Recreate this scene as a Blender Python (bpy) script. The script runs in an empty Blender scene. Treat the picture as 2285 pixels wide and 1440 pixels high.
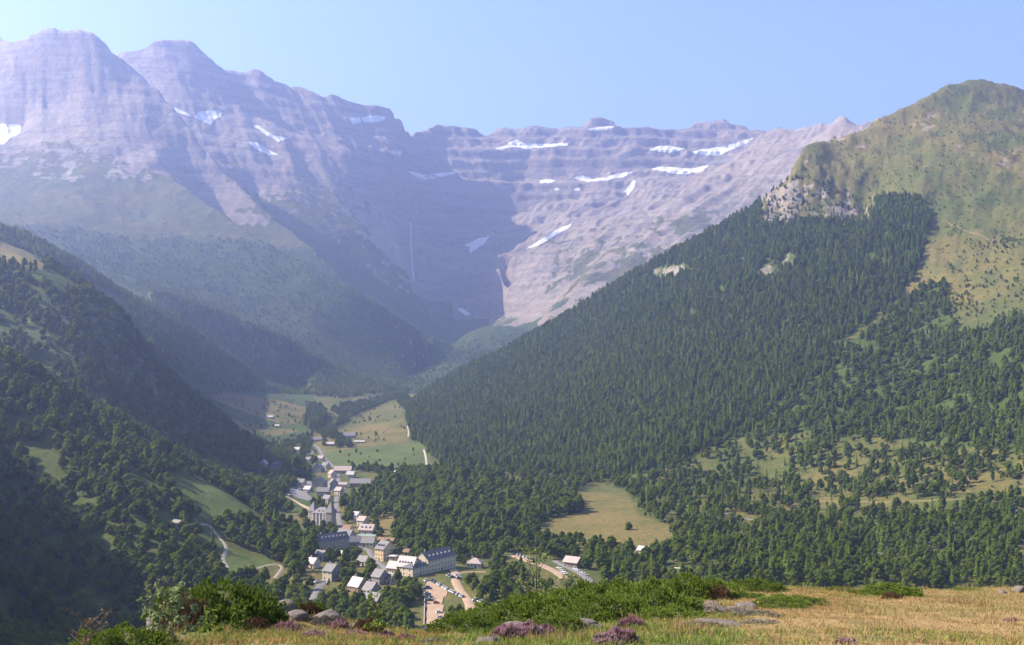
import bpy, math, random
import numpy as np
from mathutils import Vector

R = math.radians
scene = bpy.context.scene
COL = scene.collection
random.seed(7); RNG = np.random.default_rng(11)

# ------------------------------------------------------------------ camera
F, CU, HV = 2450.0, 1142.5, 810.0      # focal length, centre column and horizon row in photo pixels
ZC = 150.0                             # eye height above the village green
cam_d = bpy.data.cameras.new('camera'); cam = bpy.data.objects.new('camera', cam_d); COL.objects.link(cam)
cam.location = (0, 0, ZC); cam.rotation_euler = (R(90), 0, 0)
cam_d.sensor_width = 36.0; cam_d.lens = 36.0 * F / 2285.0
cam_d.shift_y = (HV - 720.0) / 2285.0
cam_d.clip_start = 0.3; cam_d.clip_end = 60000.0
scene.camera = cam

# ------------------------------------------------------------------ sky, sun, exposure
SUN_EL, SUN_AZ = 40.0, -84.0           # azimuth from +Y, negative = left
world = bpy.data.worlds.new('World'); scene.world = world; world.use_nodes = True
wn = world.node_tree.nodes; wl = world.node_tree.links; wn.clear()
sky = wn.new('ShaderNodeTexSky'); sky.sky_type = 'NISHITA'; sky.sun_disc = False
sky.sun_elevation = R(SUN_EL); sky.sun_rotation = R(SUN_AZ)
sky.altitude = 1500; sky.air_density = 1.1; sky.dust_density = 3.2; sky.ozone_density = 1.8
wb = wn.new('ShaderNodeBackground'); wb.inputs['Strength'].default_value = 0.095
wo = wn.new('ShaderNodeOutputWorld')
wl.new(sky.outputs[0], wb.inputs[0]); wl.new(wb.outputs[0], wo.inputs[0])
sun_d = bpy.data.lights.new('sun', 'SUN'); sun_o = bpy.data.objects.new('sun', sun_d); COL.objects.link(sun_o)
sun_d.energy = 5.0; sun_d.angle = R(0.5); sun_d.color = (1.0, 0.88, 0.70)
sdir = Vector((math.sin(R(SUN_AZ)) * math.cos(R(SUN_EL)), math.cos(R(SUN_AZ)) * math.cos(R(SUN_EL)), math.sin(R(SUN_EL))))
sun_o.rotation_euler = sdir.to_track_quat('Z', 'Y').to_euler()
scene.view_settings.view_transform = 'Standard'; scene.view_settings.look = 'None'
scene.view_settings.gamma = 1.0; scene.view_settings.use_curve_mapping = False
scene.view_settings.exposure = 1.6
cy = scene.cycles
cy.max_bounces = 4; cy.diffuse_bounces = 2; cy.glossy_bounces = 1; cy.transmission_bounces = 2
cy.transparent_max_bounces = 4; cy.volume_bounces = 1; cy.use_denoising = True
cy.caustics_reflective = False; cy.caustics_refractive = False

# ------------------------------------------------------------------ helpers
def world_pt(u, v, Y):
    return ((u - CU) / F * Y, Y, ZC + (HV - v) / F * Y)
def tag(o, label=None, cat=None, group=None, kind=None):
    if label: o['label'] = label
    if cat: o['category'] = cat
    if group: o['group'] = group
    if kind: o['kind'] = kind
    return o
def link(o, parent=None):
    COL.objects.link(o)
    if parent is not None: o.parent = parent
    return o
def obj(name, me, parent=None, mats=None):
    if mats is not None and not me.materials:
        for m in (mats if isinstance(mats, (list, tuple)) else [mats]): me.materials.append(m)
    return link(bpy.data.objects.new(name, me), parent)
def empty(name, loc, rz=0.0):
    o = bpy.data.objects.new(name, None); o.location = loc; o.rotation_euler = (0, 0, rz); o.empty_display_size = 0.5
    COL.objects.link(o); return o
def np_mesh(name, verts, faces, smooth=False, mi=None):
    """verts (n,3); faces (m,k) array of one size, or list of such arrays"""
    me = bpy.data.meshes.new(name)
    fl = faces if isinstance(faces, list) else [faces]
    fl = [np.asarray(f, np.int32) for f in fl if len(f)]
    nl = sum(f.size for f in fl); nf = sum(len(f) for f in fl)
    me.vertices.add(len(verts)); me.vertices.foreach_set('co', np.asarray(verts, np.float32).ravel())
    me.loops.add(nl); me.polygons.add(nf)
    me.loops.foreach_set('vertex_index', np.concatenate([f.ravel() for f in fl]))
    tot = np.concatenate([np.full(len(f), f.shape[1], np.int32) for f in fl])
    st = np.concatenate([[0], np.cumsum(tot)[:-1]]).astype(np.int32)
    me.polygons.foreach_set('loop_start', st)
    if mi is not None: me.polygons.foreach_set('material_index', np.asarray(mi, np.int32))
    me.update(calc_edges=True); me.validate()
    if smooth: me.polygons.foreach_set('use_smooth', np.ones(nf, bool))
    return me
def set_attr(me, name, arr, dom='POINT'):
    a = me.attributes.new(name, 'FLOAT', dom); a.data.foreach_set('value', np.asarray(arr, np.float32).ravel())

# value / gradient noise in numpy
_perm = np.random.default_rng(3).permutation(4096).astype(np.int64)
_gang = np.random.default_rng(4).random(4096) * 2 * np.pi
_gx, _gy = np.cos(_gang), np.sin(_gang)
def perlin(x, y, seed=0):
    xi = np.floor(x).astype(np.int64); yi = np.floor(y).astype(np.int64)
    xf = x - xi; yf = y - yi
    u = xf * xf * xf * (xf * (xf * 6 - 15) + 10); v = yf * yf * yf * (yf * (yf * 6 - 15) + 10)
    def g(ix, iy, dx, dy):
        h = _perm[(_perm[(ix + seed * 131) & 4095] + iy) & 4095]
        return _gx[h] * dx + _gy[h] * dy
    a = g(xi, yi, xf, yf); b = g(xi + 1, yi, xf - 1, yf); c = g(xi, yi + 1, xf, yf - 1); d = g(xi + 1, yi + 1, xf - 1, yf - 1)
    return (a + (b - a) * u + ((c + (d - c) * u) - (a + (b - a) * u)) * v) * 1.45
def fbm(x, y, wl_, octs=5, gain=0.5, seed=0, ridged=False):
    s = 0; amp = 1.0; tot = 0
    for k in range(octs):
        n = perlin(x / wl_ + 17.3 * k, y / wl_ - 9.1 * k, seed + k)
        if ridged: n = 1 - 2 * np.abs(n)
        s = s + amp * n; tot += amp; amp *= gain; wl_ = wl_ / 2.03
    return s / tot
def smooth01(x, a, b):
    t = np.clip((x - a) / (b - a), 0, 1); return t * t * (3 - 2 * t)
def in_poly(u, v, poly):
    u = np.asarray(u, float); v = np.asarray(v, float)
    ins = np.zeros(u.shape, bool); n = len(poly)
    for i in range(n):
        x0, y0 = poly[i]; x1, y1 = poly[(i + 1) % n]
        if y0 == y1: continue
        c = ((y0 > v) != (y1 > v)) & (u < (x1 - x0) * (v - y0) / (y1 - y0) + x0)
        ins ^= c
    return ins
# ------------------------------------------------------------------ terrain: heights spread between ridge, ledge and valley lines
U0, U1, NU = -320.0, 2620.0, 760
UG = np.linspace(U0, U1, NU)
YG = np.concatenate([np.exp(np.linspace(math.log(200), math.log(3000), 390)), np.arange(3013, 5850, 13.0), np.arange(5850, 7050, 6.5), np.arange(7050, 8450, 20.0)])
NR = len(YG)
def row_of(Y): return np.interp(Y, YG, np.arange(NR))

def spread(cons, nu, nr, rowf, u0, u1, iters=(400, 160, 120, 90, 60, 40)):
    """fill a grid between constraint lines (harmonic, coarse to fine)"""
    S = np.zeros((nr, nu)); W = np.zeros((nr, nu))
    for pts in cons:
        p = np.array(pts, float)
        for a, b in zip(p[:-1], p[1:]):
            ra, rb = rowf(a[1]), rowf(b[1]); ca, cb = (a[0] - u0) / (u1 - u0) * (nu - 1), (b[0] - u0) / (u1 - u0) * (nu - 1)
            n = int(max(abs(ra - rb), abs(ca - cb)) * 1.5) + 2
            t = np.linspace(0, 1, n)
            r = np.clip(np.round(ra + (rb - ra) * t), 0, nr - 1).astype(int); c = np.round(ca + (cb - ca) * t).astype(int)
            z = a[2] + (b[2] - a[2]) * t
            ok = (c >= 0) & (c < nu)
            np.add.at(S, (r[ok], c[ok]), z[ok]); np.add.at(W, (r[ok], c[ok]), 1)
    pyr = [(S, W)]
    while min(pyr[-1][0].shape) > 24:
        s, w = pyr[-1]; h, k = s.shape
        s = np.pad(s, ((0, h % 2), (0, k % 2))); w = np.pad(w, ((0, h % 2), (0, k % 2)))
        f = lambda q: q[0::2, 0::2] + q[1::2, 0::2] + q[0::2, 1::2] + q[1::2, 1::2]
        pyr.append((f(s), f(w)))
    Z = None
    for li, (s, w) in enumerate(reversed(pyr)):
        m = w > 0; tgt = np.where(m, s / np.maximum(w, 1e-9), 0)
        if Z is None: Z = np.full(s.shape, tgt[m].mean())
        else:
            h, k = s.shape
            ri = np.clip((np.arange(h) - 0.5) / 2, 0, Z.shape[0] - 1); ci = np.clip((np.arange(k) - 0.5) / 2, 0, Z.shape[1] - 1)
            r0 = ri.astype(int); r1 = np.minimum(r0 + 1, Z.shape[0] - 1); fr = (ri - r0)[:, None]
            c0 = ci.astype(int); c1 = np.minimum(c0 + 1, Z.shape[1] - 1); fc = (ci - c0)[None]
            Z = (Z[r0][:, c0] * (1 - fr) + Z[r1][:, c0] * fr) * (1 - fc) + (Z[r0][:, c1] * (1 - fr) + Z[r1][:, c1] * fr) * fc
        Z[m] = tgt[m]
        for it in range(iters[min(li, len(iters) - 1)]):
            P = np.pad(Z, 1, mode='edge')
            Z = 0.25 * (P[:-2, 1:-1] + P[2:, 1:-1] + P[1:-1, :-2] + P[1:-1, 2:])
            Z[m] = tgt[m]
    return Z

def V(*pts): return [(u, Y, ZC + (HV - v) / F * Y) for u, v, Y in pts]      # seen in the photograph: column, row, distance
def H(*pts): return list(pts)                                              # hidden: column, distance, height

LINES = [
    # --- nearest valley edge below the viewpoint
    H((-320, 200, 60), (300, 200, 20), (1100, 200, 10), (2620, 200, 30)),
    H((-320, 420, 130), (-60, 430, 30), (300, 450, -12), (800, 460, -8), (1500, 460, -5), (2620, 460, 0)),  # left end lifted out of view as part of the shading spur
    # gorge left, and the unseen spur beyond it, raised to shade the gorge
    H((-320, 640, 165), (-200, 645, 110), (-60, 650, 20)),
    V((-60, 1440, 650), (0, 1440, 650), (300, 1400, 690), (500, 1400, 660), (700, 1400, 640), (970, 1390, 640), (1150, 1390, 640)),
    H((-320, 750, 180), (-200, 755, 125), (-60, 760, 50)),  # spur again: height set for the shadow it throws rightwards
    V((-60, 1190, 760), (0, 1215, 760), (200, 1220, 770), (330, 1270, 740), (450, 1300, 725), (520, 1310, 720)),
    V((0, 1100, 830), (120, 1110, 830), (200, 1130, 820), (300, 1160, 800), (340, 1190, 790), (430, 1240, 775), (520, 1292, 742)),
    V((-320, 740, 880), (-80, 940, 880), (0, 985, 880), (150, 1020, 880), (300, 1090, 860), (400, 1150, 840), (480, 1180, 850), (560, 1240, 810), (640, 1272, 790), (700, 1300, 740)),
    # C1 shoulder crest
    V((-320, 620, 1020), (0, 782, 1000), (101, 835, 1000), (131, 865, 1000), (202, 917, 1000), (262, 944, 1000), (337, 985, 990), (400, 1040, 970), (482, 1083, 950), (545, 1126, 930), (632, 1186, 910), (690, 1216, 900)),
    H((-320, 1110, 180), (0, 1110, 132), (340, 1110, 62), (540, 1090, 20), (640, 1100, -2)),
    # C2 cliff shoulder
    V((-320, 760, 1230), (0, 860, 1200), (200, 900, 1200), (350, 985, 1250), (450, 1040, 1300), (600, 1085, 1330)),
    V((-320, 600, 1330), (0, 690, 1330), (100, 700, 1340), (190, 740, 1350), (250, 810, 1340), (330, 890, 1360), (420, 950, 1420), (520, 1000, 1530), (600, 1040, 1600)),
    V((-320, 520, 1450), (0, 598, 1430), (40, 592, 1430), (110, 600, 1420), (200, 635, 1420), (260, 675, 1420), (290, 715, 1430), (315, 765, 1450), (345, 815, 1480), (400, 862, 1530), (440, 902, 1560), (480, 935, 1600), (540, 980, 1680), (600, 1012, 1750), (640, 1022, 1730)),
    V((-320, 480, 1650), (0, 553, 1640), (50, 566, 1600), (105, 590, 1560)),
    H((-320, 1800, 320), (0, 1800, 310), (150, 1750, 270), (300, 1750, 180), (400, 1800, 120), (480, 1850, 75), (560, 1900, 35)),
    # C3 forest ridge
    V((-320, 420, 2300), (0, 508, 2050), (60, 525, 2080), (110, 543, 2150), (180, 583, 2250), (240, 633, 2350), (300, 662, 2450), (340, 681, 2500), (394, 708, 2530), (469, 764, 2600), (517, 795, 2660), (574, 840, 2700), (620, 872, 2720)),
    H((-320, 2650, 380), (0, 2550, 340), (200, 2650, 300), (340, 2760, 230), (460, 2830, 165), (580, 2900, 100), (680, 2930, 70)),
    # C4 next ridge
    V((330, 640, 2900), (450, 680, 2950), (551, 724, 3000), (615, 740, 3050), (675, 778, 3100), (712, 800, 3150), (760, 823, 3200), (810, 842, 3250), (862, 862, 3300)),
    H((330, 3060, 330), (551, 3180, 230), (712, 3300, 140), (862, 3430, 85)),
    # left fields
    V((470, 890, 2250), (500, 882, 2350), (560, 888, 2400), (680, 915, 2420), (740, 930, 2350)),
    V((480, 925, 2000), (560, 945, 2080), (650, 972, 2000), (700, 985, 1950)),
    # valley floor
    H((800, 600, -6), (820, 660, -1), (900, 720, 0), (850, 800, 0), (740, 1000, 0), (720, 1250, 2), (710, 1500, 5), (730, 1800, 12), (780, 2200, 24), (830, 2600, 42), (870, 3000, 60), (895, 3500, 86), (950, 4000, 130), (985, 4500, 185), (1010, 5000, 235), (1030, 5500, 290)),
    H((600, 700, -2), (720, 740, -1), (850, 760, 0), (1000, 760, 0), (1100, 720, 0), (1180, 780, 0)),
    H((660, 1330, 0), (760, 1330, 4), (860, 1400, 6), (960, 1450, 8)),
    H((700, 1750, 10), (850, 1750, 10), (950, 1700, 10)),
    V((740, 875, 2900), (780, 869, 2900), (820, 878, 2880), (860, 872, 2900), (890, 885, 2850)),
    # wood knoll in the middle
    H((880, 1180, 4), (960, 1250, 14), (1050, 1260, 15), (1150, 1250, 10), (1250, 1220, 4)),
    V((840, 1190, 980), (950, 1195, 970), (1050, 1195, 960), (1180, 1195, 980), (1300, 1195, 970), (1480, 1195, 965)),
    V((1200, 1130, 1150), (1340, 1130, 1150), (1420, 1110, 1200)),
    V((1050, 1275, 800), (1280, 1250, 850), (1435, 1225, 900), (1560, 1230, 890)),
    # right hill, foot to top
    H((1300, 620, -14), (1600, 640, -14), (2000, 660, -12), (2620, 680, -5)),
    V((1560, 1300, 740), (1800, 1300, 760), (2000, 1310, 770), (2285, 1300, 800), (2620, 1290, 820)),
    V((1600, 1200, 950), (1800, 1205, 950), (2000, 1200, 960), (2285, 1170, 980), (2620, 1140, 980)),
    V((960, 1055, 1520), (1050, 1032, 1640), (1200, 1032, 1600), (1400, 1078, 1350), (1550, 1085, 1300), (1700, 1082, 1300), (1850, 1085, 1240), (2000, 1055, 1220), (2285, 1000, 1150), (2620, 930, 1120)),
    V((950, 975, 2000), (1050, 950, 2000), (1200, 948, 1850), (1400, 950, 1630), (1550, 960, 1530), (1700, 950, 1500), (1850, 910, 1480), (2000, 900, 1450), (2285, 800, 1400), (2620, 700, 1350)),
    V((1080, 890, 2350), (1200, 850, 2250), (1400, 790, 2050), (1550, 790, 1870), (1700, 770, 1790), (1850, 720, 1750), (2000, 690, 1760), (2285, 600, 1720), (2620, 520, 1650)),
    V((1250, 775, 2450), (1400, 690, 2320), (1550, 640, 2180), (1700, 600, 2050), (1850, 560, 2020), (2000, 520, 2000), (2285, 470, 2000), (2620, 400, 1900)),
    V((1700, 503, 2262), (1735, 500, 2250), (1790, 492, 2235), (1860, 484, 2230), (1930, 505, 2200)),
    V((1705, 436, 2318), (1730, 424, 2300), (1785, 388, 2285), (1850, 410, 2270), (1950, 450, 2230), (2060, 440, 2060)),
    V((920, 893, 3050), (945, 880, 3000), (980, 858, 2900), (1060, 813, 2800), (1180, 752, 2700), (1280, 688, 2600), (1400, 613, 2500), (1500, 558, 2450), (1600, 506, 2400), (1680, 462, 2360), (1705, 436, 2330), (1745, 405, 2320), (1775, 370, 2320), (1778, 345, 2360), (1790, 318, 2410), (1850, 302, 2500), (1910, 292, 2560), (1945, 275, 2600), (1960, 258, 2620), (2000, 241, 2650), (2050, 216, 2700), (2100, 190, 2750), (2140, 172, 2790), (2190, 173, 2800), (2240, 182, 2800), (2285, 200, 2800), (2440, 280, 2800), (2620, 360, 2800)),
    V((1850, 360, 2400), (2000, 330, 2400), (2150, 310, 2350), (2285, 310, 2350), (2620, 320, 2200)),
    V((1960, 285, 2540), (2080, 260, 2590), (2200, 250, 2600), (2300, 260, 2600)),
    H((960, 3250, 40), (1060, 3150, 90), (1180, 3050, 110), (1400, 2900, 190), (1700, 2750, 330), (1850, 2900, 420), (2000, 3000, 500), (2200, 3150, 560), (2620, 3150, 560)),
    H((1100, 3700, 110), (1400, 3600, 150), (1800, 3700, 300), (2620, 4000, 600)),
    # --- far: left massif
    V((-320, 560, 3300), (0, 540, 3400), (150, 560, 3500), (300, 610, 3550), (420, 650, 3600), (560, 690, 3650), (700, 735, 3600), (850, 805, 3680), (920, 838, 3650)),
    V((-320, 420, 4000), (0, 470, 4000), (120, 470, 4050), (250, 480, 4150), (330, 500, 4200)),
    V((-320, 340, 4600), (0, 370, 4600), (100, 400, 4450), (200, 380, 4550), (326, 348, 4760)),
    V((0, 330, 4760), (60, 300, 4830), (130, 290, 4850), (215, 290, 4850), (310, 292, 4850)),
    H((-320, 5000, 1250), (0, 4960, 1200), (40, 4960, 1190), (60, 4980, 1240)),
    V((30, 130, 5090), (60, 220, 5010), (110, 250, 4980), (196, 208, 4960)),
    V((203, 80, 5100), (206, 106, 5080), (200, 180, 5000), (196, 208, 4960), (240, 235, 4950), (287, 257, 4900), (310, 292, 4850), (326, 330, 4800), (330, 348, 4760), (360, 390, 4640), (441, 446, 4400), (500, 482, 4250), (560, 525, 4120), (640, 572, 4000), (700, 604, 3920), (780, 644, 3880), (830, 682, 3880), (900, 718, 3920), (960, 748, 4000), (1010, 778, 4100)),
    V((-320, 75, 5600), (-100, 85, 5350), (0, 92, 5300), (15, 95, 5200), (50, 85, 5150), (110, 72, 5110), (150, 69, 5100), (203, 78, 5100), (215, 85, 5100), (230, 105, 5100), (245, 120, 5120), (262, 129, 5150), (300, 165, 5100), (350, 206, 5050), (385, 246, 5000), (420, 288, 4950), (455, 337, 4900), (500, 385, 4850), (560, 440, 4750), (620, 492, 4650), (700, 560, 4500), (800, 655, 4400), (880, 715, 4380)),
    H((400, 4800, 960), (470, 4700, 760), (600, 4420, 520), (750, 4200, 370), (900, 4150, 260)),
    H((-320, 5900, 1300), (0, 5700, 1300), (262, 5500, 1350), (385, 5300, 1250), (470, 5180, 1040), (560, 5000, 830), (700, 4750, 560), (850, 4600, 370)),
    V((400, 285, 5450), (450, 305, 5450), (520, 330, 5450), (600, 350, 5480), (660, 372, 5480)),
    V((430, 255, 5560), (480, 270, 5600), (560, 285, 5680), (640, 300, 5750), (720, 325, 5800), (800, 355, 5850)),
    V((262, 129, 5900), (285, 124, 5850), (320, 110, 5850), (345, 97, 5850), (385, 92, 5870), (430, 95, 5870), (445, 110, 5880), (460, 130, 5900), (480, 145, 5950), (510, 165, 6000), (525, 165, 6050), (560, 160, 6050), (580, 162, 6050), (600, 180, 6080), (615, 193, 6100), (640, 195, 6150), (665, 192, 6200), (685, 203, 6200), (712, 222, 6230), (725, 220, 6250), (745, 218, 6280), (760, 230, 6300), (780, 237, 6320), (810, 240, 6350), (850, 245, 6390), (876, 252, 6400), (880, 266, 6420), (893, 268, 6430), (903, 288, 6480), (930, 290, 6700), (985, 286, 6880), (1040, 290, 6950), (1080, 298, 6980), (1110, 292, 7000), (1160, 287, 7010), (1260, 285, 7010), (1305, 283, 7010), (1312, 272, 7010), (1340, 270, 7010), (1368, 275, 7010), (1376, 287, 7010), (1445, 285, 7010), (1452, 296, 7040), (1480, 300, 7100), (1530, 295, 7200), (1560, 284, 7250), (1582, 271, 7280), (1605, 266, 7290), (1622, 270, 7290), (1632, 284, 7290), (1680, 297, 7240), (1720, 310, 7200), (2620, 310, 7200)),
    V((560, 440, 5250), (640, 470, 5150), (720, 540, 5020), (800, 620, 4920), (880, 705, 4820), (950, 752, 4750)),
    V((903, 300, 6440), (870, 340, 6150), (845, 400, 5900), (850, 450, 5750), (880, 540, 5500), (915, 640, 5250), (950, 745, 4950)),
    # cirque tiers (cliff foot, ledge lip)
    V((930, 318, 6660), (1000, 322, 6800), (1100, 325, 6880), (1280, 320, 6900), (1400, 330, 6880), (1500, 328, 6960), (1600, 310, 7100)),
    V((920, 345, 6560), (1000, 345, 6700), (1100, 337, 6810), (1280, 332, 6830), (1380, 345, 6780), (1450, 345, 6850), (1600, 345, 6950), (1680, 325, 6950)),
    V((890, 385, 6330), (1000, 385, 6600), (1150, 395, 6730), (1300, 395, 6740), (1400, 392, 6700), (1460, 380, 6780), (1580, 372, 6800)),
    V((880, 402, 6250), (1000, 402, 6490), (1100, 408, 6600), (1200, 412, 6640), (1300, 408, 6640), (1440, 392, 6680), (1580, 385, 6700)),
    V((880, 470, 6100), (950, 525, 6300), (1040, 530, 6480), (1100, 525, 6520), (1150, 470, 6550), (1280, 440, 6570), (1400, 425, 6560), (1500, 400, 6600), (1600, 380, 6640), (1680, 345, 6600)),
    V((900, 545, 5950), (960, 562, 6150), (1040, 560, 6330), (1100, 560, 6280), (1160, 520, 6350), (1260, 480, 6400), (1400, 450, 6420), (1560, 400, 6450)),
    V((930, 670, 5560), (980, 685, 5900), (1040, 685, 6080), (1100, 685, 5960), (1135, 690, 5700)),
    V((960, 735, 5200), (1010, 720, 5700), (1050, 712, 5850), (1100, 712, 5700), (1130, 715, 5500)),
    # right wall of the cirque, sunlit
    V((1090, 582, 5950), (1150, 560, 6000), (1250, 520, 6050), (1350, 480, 6050), (1450, 445, 6100), (1600, 385, 6200)),
    V((1090, 592, 5900), (1115, 610, 5800), (1130, 650, 5650), (1140, 690, 5480), (1165, 740, 5150)),
    V((1100, 590, 5850), (1200, 570, 5700), (1300, 540, 5600), (1420, 490, 5650), (1560, 430, 5800), (1650, 380, 5900)),
    V((1150, 685, 5400), (1200, 640, 5450), (1300, 590, 5400), (1400, 545, 5400), (1520, 490, 5500), (1640, 410, 5800)),
    V((1700, 299, 6250), (1695, 340, 6050), (1680, 375, 5900), (1620, 425, 5600), (1560, 470, 5450), (1480, 520, 5250), (1400, 575, 5080), (1300, 640, 4900), (1230, 700, 4780), (1180, 745, 4700)),
    V((1700, 299, 6250), (1740, 296, 6150), (1790, 293, 6050), (1830, 285, 5900), (1870, 275, 5800), (1888, 270, 5700), (1900, 278, 5700), (1915, 286, 5700), (2100, 260, 5600), (2620, 300, 5600)),
    H((1720, 6650, 1150), (1850, 6400, 1050), (2620, 6300, 1000)),
    H((1300, 4500, 260), (1450, 4600, 420), (1600, 4800, 540), (1750, 5000, 620), (2000, 4900, 700), (2620, 4900, 800)),
    H((1300, 4100, 190), (1700, 4200, 350), (2620, 4400, 600)),
    # knoll at the mouth
    V((1015, 768, 4650), (1040, 745, 4680), (1070, 735, 4700), (1140, 732, 4650), (1180, 752, 4600)),
    V((1000, 795, 4400), (1060, 782, 4520), (1120, 785, 4500), (1170, 778, 4480)),
    H((1010, 4900, 235), (1060, 4950, 240), (1120, 4950, 245)),
    H((-320, 8440, 900), (600, 8440, 900), (1500, 8440, 1000), (2620, 8440, 1000)),
    H((-320, 7200, 1000), (600, 7200, 1000), (880, 7300, 1100)),
]
ZB = spread(LINES, NU, NR, row_of, U0, U1)
YY, UU = np.meshgrid(YG, UG, indexing='ij')
XX = (UU - CU) / F * YY
# soften the harmonic creases a little away from the far crests
def blur(Z, n):
    for _ in range(n):
        P = np.pad(Z, 1, mode='edge'); Z = (P[:-2, 1:-1] + P[2:, 1:-1] + P[1:-1, :-2] + P[1:-1, 2:] + 4 * Z) / 8
    return Z
ZB = np.where(YY < 2900, blur(ZB, 10), blur(ZB, 2))
far = smooth01(YY, 2850, 3500)
VV0 = HV - (ZB - ZC) / YY * F
# relief
flat_village = np.exp(-(((UU - 880) / 330) ** 2)) * smooth01(YY, 2300, 1700) * smooth01(VV0, 960, 1010)
n_mid = fbm(XX, YY, 170, 5, 0.5, 1)
hill = smooth01(ZB, 5, 45)
Z = ZB + (1 - far) * n_mid * (2.0 + 11 * hill) * (1 - 0.9 * np.clip(flat_village, 0, 1))
rid = fbm(XX, YY, 430, 6, 0.55, 5, ridged=True)
fin = fbm(XX, YY, 90, 4, 0.55, 9, ridged=True)
hi = smooth01(ZB, 200, 700)
low_calm = smooth01(ZB, 120, 400)
lft = smooth01(UU, 900, 760)
rgt = smooth01(UU, 1060, 1200) * smooth01(YY, 4600, 4900)
fin = fin * (1 - .75 * rgt); rid = rid * (1 - .35 * rgt)
Z = Z + far * low_calm * (1 - .55 * lft) * ((rid - 0.15) * (24 + 34 * hi) + (fin - 0.1) * (9 + 6 * hi))
ribr = fbm((XX - YY) * 0.75, (XX + YY) * 0.13, 190, 4, 0.5, 19, ridged=True)
Z = Z + far * smooth01(UU, 1080, 1180) * smooth01(YY, 4700, 5000) * smooth01(ZB, 280, 500) * (ribr - 0.1) * 34
# ribs and gullies running down the flanks of the left massif
ribs = fbm(XX + 0.55 * YY, YY * 0.16, 210, 4, 0.5, 15, ridged=True)
Z = Z + far * smooth01(UU, 900, 800) * smooth01(ZB, 780, 1150) * (ribs - 0.1) * 27
cir = smooth01(YY, 5450, 5900) * smooth01(UU, 780, 900) * smooth01(UU, 1760, 1650)
left = smooth01(YY, 4300, 4700) * smooth01(UU, 760, 650)
warp = fbm(XX, YY, 700, 3, 0.5, 21) * 40 + fbm(XX, YY, 120, 3, 0.5, 23) * 14
def terrace(z, per, k):
    t = (z + warp) / per; f = np.floor(t); fr = t - f
    fr2 = np.where(fr < k, fr / k * 0.22, 0.22 + (fr - k) / (1 - k) * 0.78)
    return (f + fr2) * per - warp
Zt = 0.6 * terrace(Z, 78, 0.66) + 0.4 * terrace(Z, 27, 0.62)
Z = Z + np.clip(cir * 1.0 + left * 0.3, 0, 1) * (Zt - Z) * smooth01(Z, 300, 420)
cliffy = smooth01(YY, 2180, 2240) * smooth01(YY, 2420, 2340) * smooth01(UU, 1670, 1720) * smooth01(UU, 1990, 1930)
Z = Z + cliffy * (fbm(XX, YY, 34, 3, 0.6, 41, ridged=True) * 9 + fbm(XX, YY, 11, 2, 0.6, 43) * 4)
Z = Z - smooth01(YY, 2200, 2240) * smooth01(YY, 2400, 2340) * 4 * np.exp(-((UU - 1791 - (YY - 2280) * .08) / 3.5) ** 2)
Z = Z + (1 - far) * smooth01(UU, 1600, 1850) * smooth01(VV0, 720, 500) * (fbm(XX, YY, 90, 5, .6, 45, ridged=True) - .2) * 13
ZT = Z
VV = HV - (ZT - ZC) / YY * F

def ground(x, y):
    """terrain height at world x, y"""
    x = np.asarray(x, float); y = np.asarray(y, float)
    r = np.clip(np.interp(y, YG, np.arange(NR)), 0, NR - 1.001); c = np.clip((CU + F * x / y - U0) / (U1 - U0) * (NU - 1), 0, NU - 1.001)
    r0 = r.astype(int); c0 = c.astype(int); fr = r - r0; fc = c - c0
    return (ZT[r0, c0] * (1 - fr) + ZT[r0 + 1, c0] * fr) * (1 - fc) + (ZT[r0, c0 + 1] * (1 - fr) + ZT[r0 + 1, c0 + 1] * fr) * fc
# which ground is seen at a photo pixel: first hit walking outwards
_hor = np.maximum.accumulate(-VV, axis=0)
VIS = (-VV >= _hor - 1e-6)
def hit(u, v, ymin=300.0, ymax=9000.0):
    c = (u - U0) / (U1 - U0) * (NU - 1); c0 = int(np.clip(c, 0, NU - 2)); fc = c - c0
    col = VV[:, c0] * (1 - fc) + VV[:, c0 + 1] * fc
    ok = np.where((col[1:] <= v) & (YG[1:] > ymin))[0]
    if not len(ok): return None
    j = ok[0]; a, b = col[j], col[j + 1]
    t = 0 if a <= v or a == b else (a - v) / (a - b)
    Y = YG[j] + (YG[j + 1] - YG[j]) * min(max(t, 0), 1)
    return ((u - CU) / F * Y, Y, float(ground((u - CU) / F * Y, Y)))
# ------------------------------------------------------------------ ground cover masks (albedo of the land itself)
MEADOW = [(1168, 1195), (1225, 1155), (1262, 1112), (1330, 1075), (1395, 1095), (1425, 1150), (1515, 1182), (1495, 1222), (1440, 1240), (1300, 1215)]
RC = [(905, 930), (925, 895), (1060, 806), (1180, 745), (1400, 606), (1600, 498), (1695, 448), (1700, 500), (1790, 496), (1870, 492), (1935, 506), (1958, 442), (2050, 442), (2078, 490), (2062, 560), (2040, 620), (1990, 680), (1900, 745), (1850, 805), (1750, 885), (1600, 985), (1450, 1055), (1350, 1066), (1150, 1050), (1000, 1050), (955, 1010), (915, 965)]
MIXD = [(1985, 690), (2060, 640), (2110, 630), (2140, 760), (2285, 700), (2620, 690), (2620, 1010), (2285, 1010), (2050, 985), (1800, 965), (1600, 985), (1850, 805)]
RSP = [(1300, 1060), (1450, 1050), (1600, 980), (1800, 960), (2050, 980), (2285, 1000), (2620, 1000), (2620, 1330), (1250, 1330), (1300, 1220), (1500, 1225), (1510, 1185), (1425, 1150), (1400, 1095)]
RSHR = [(2120, 540), (2620, 470), (2620, 700), (2285, 705), (2140, 765), (2112, 640)]
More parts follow.
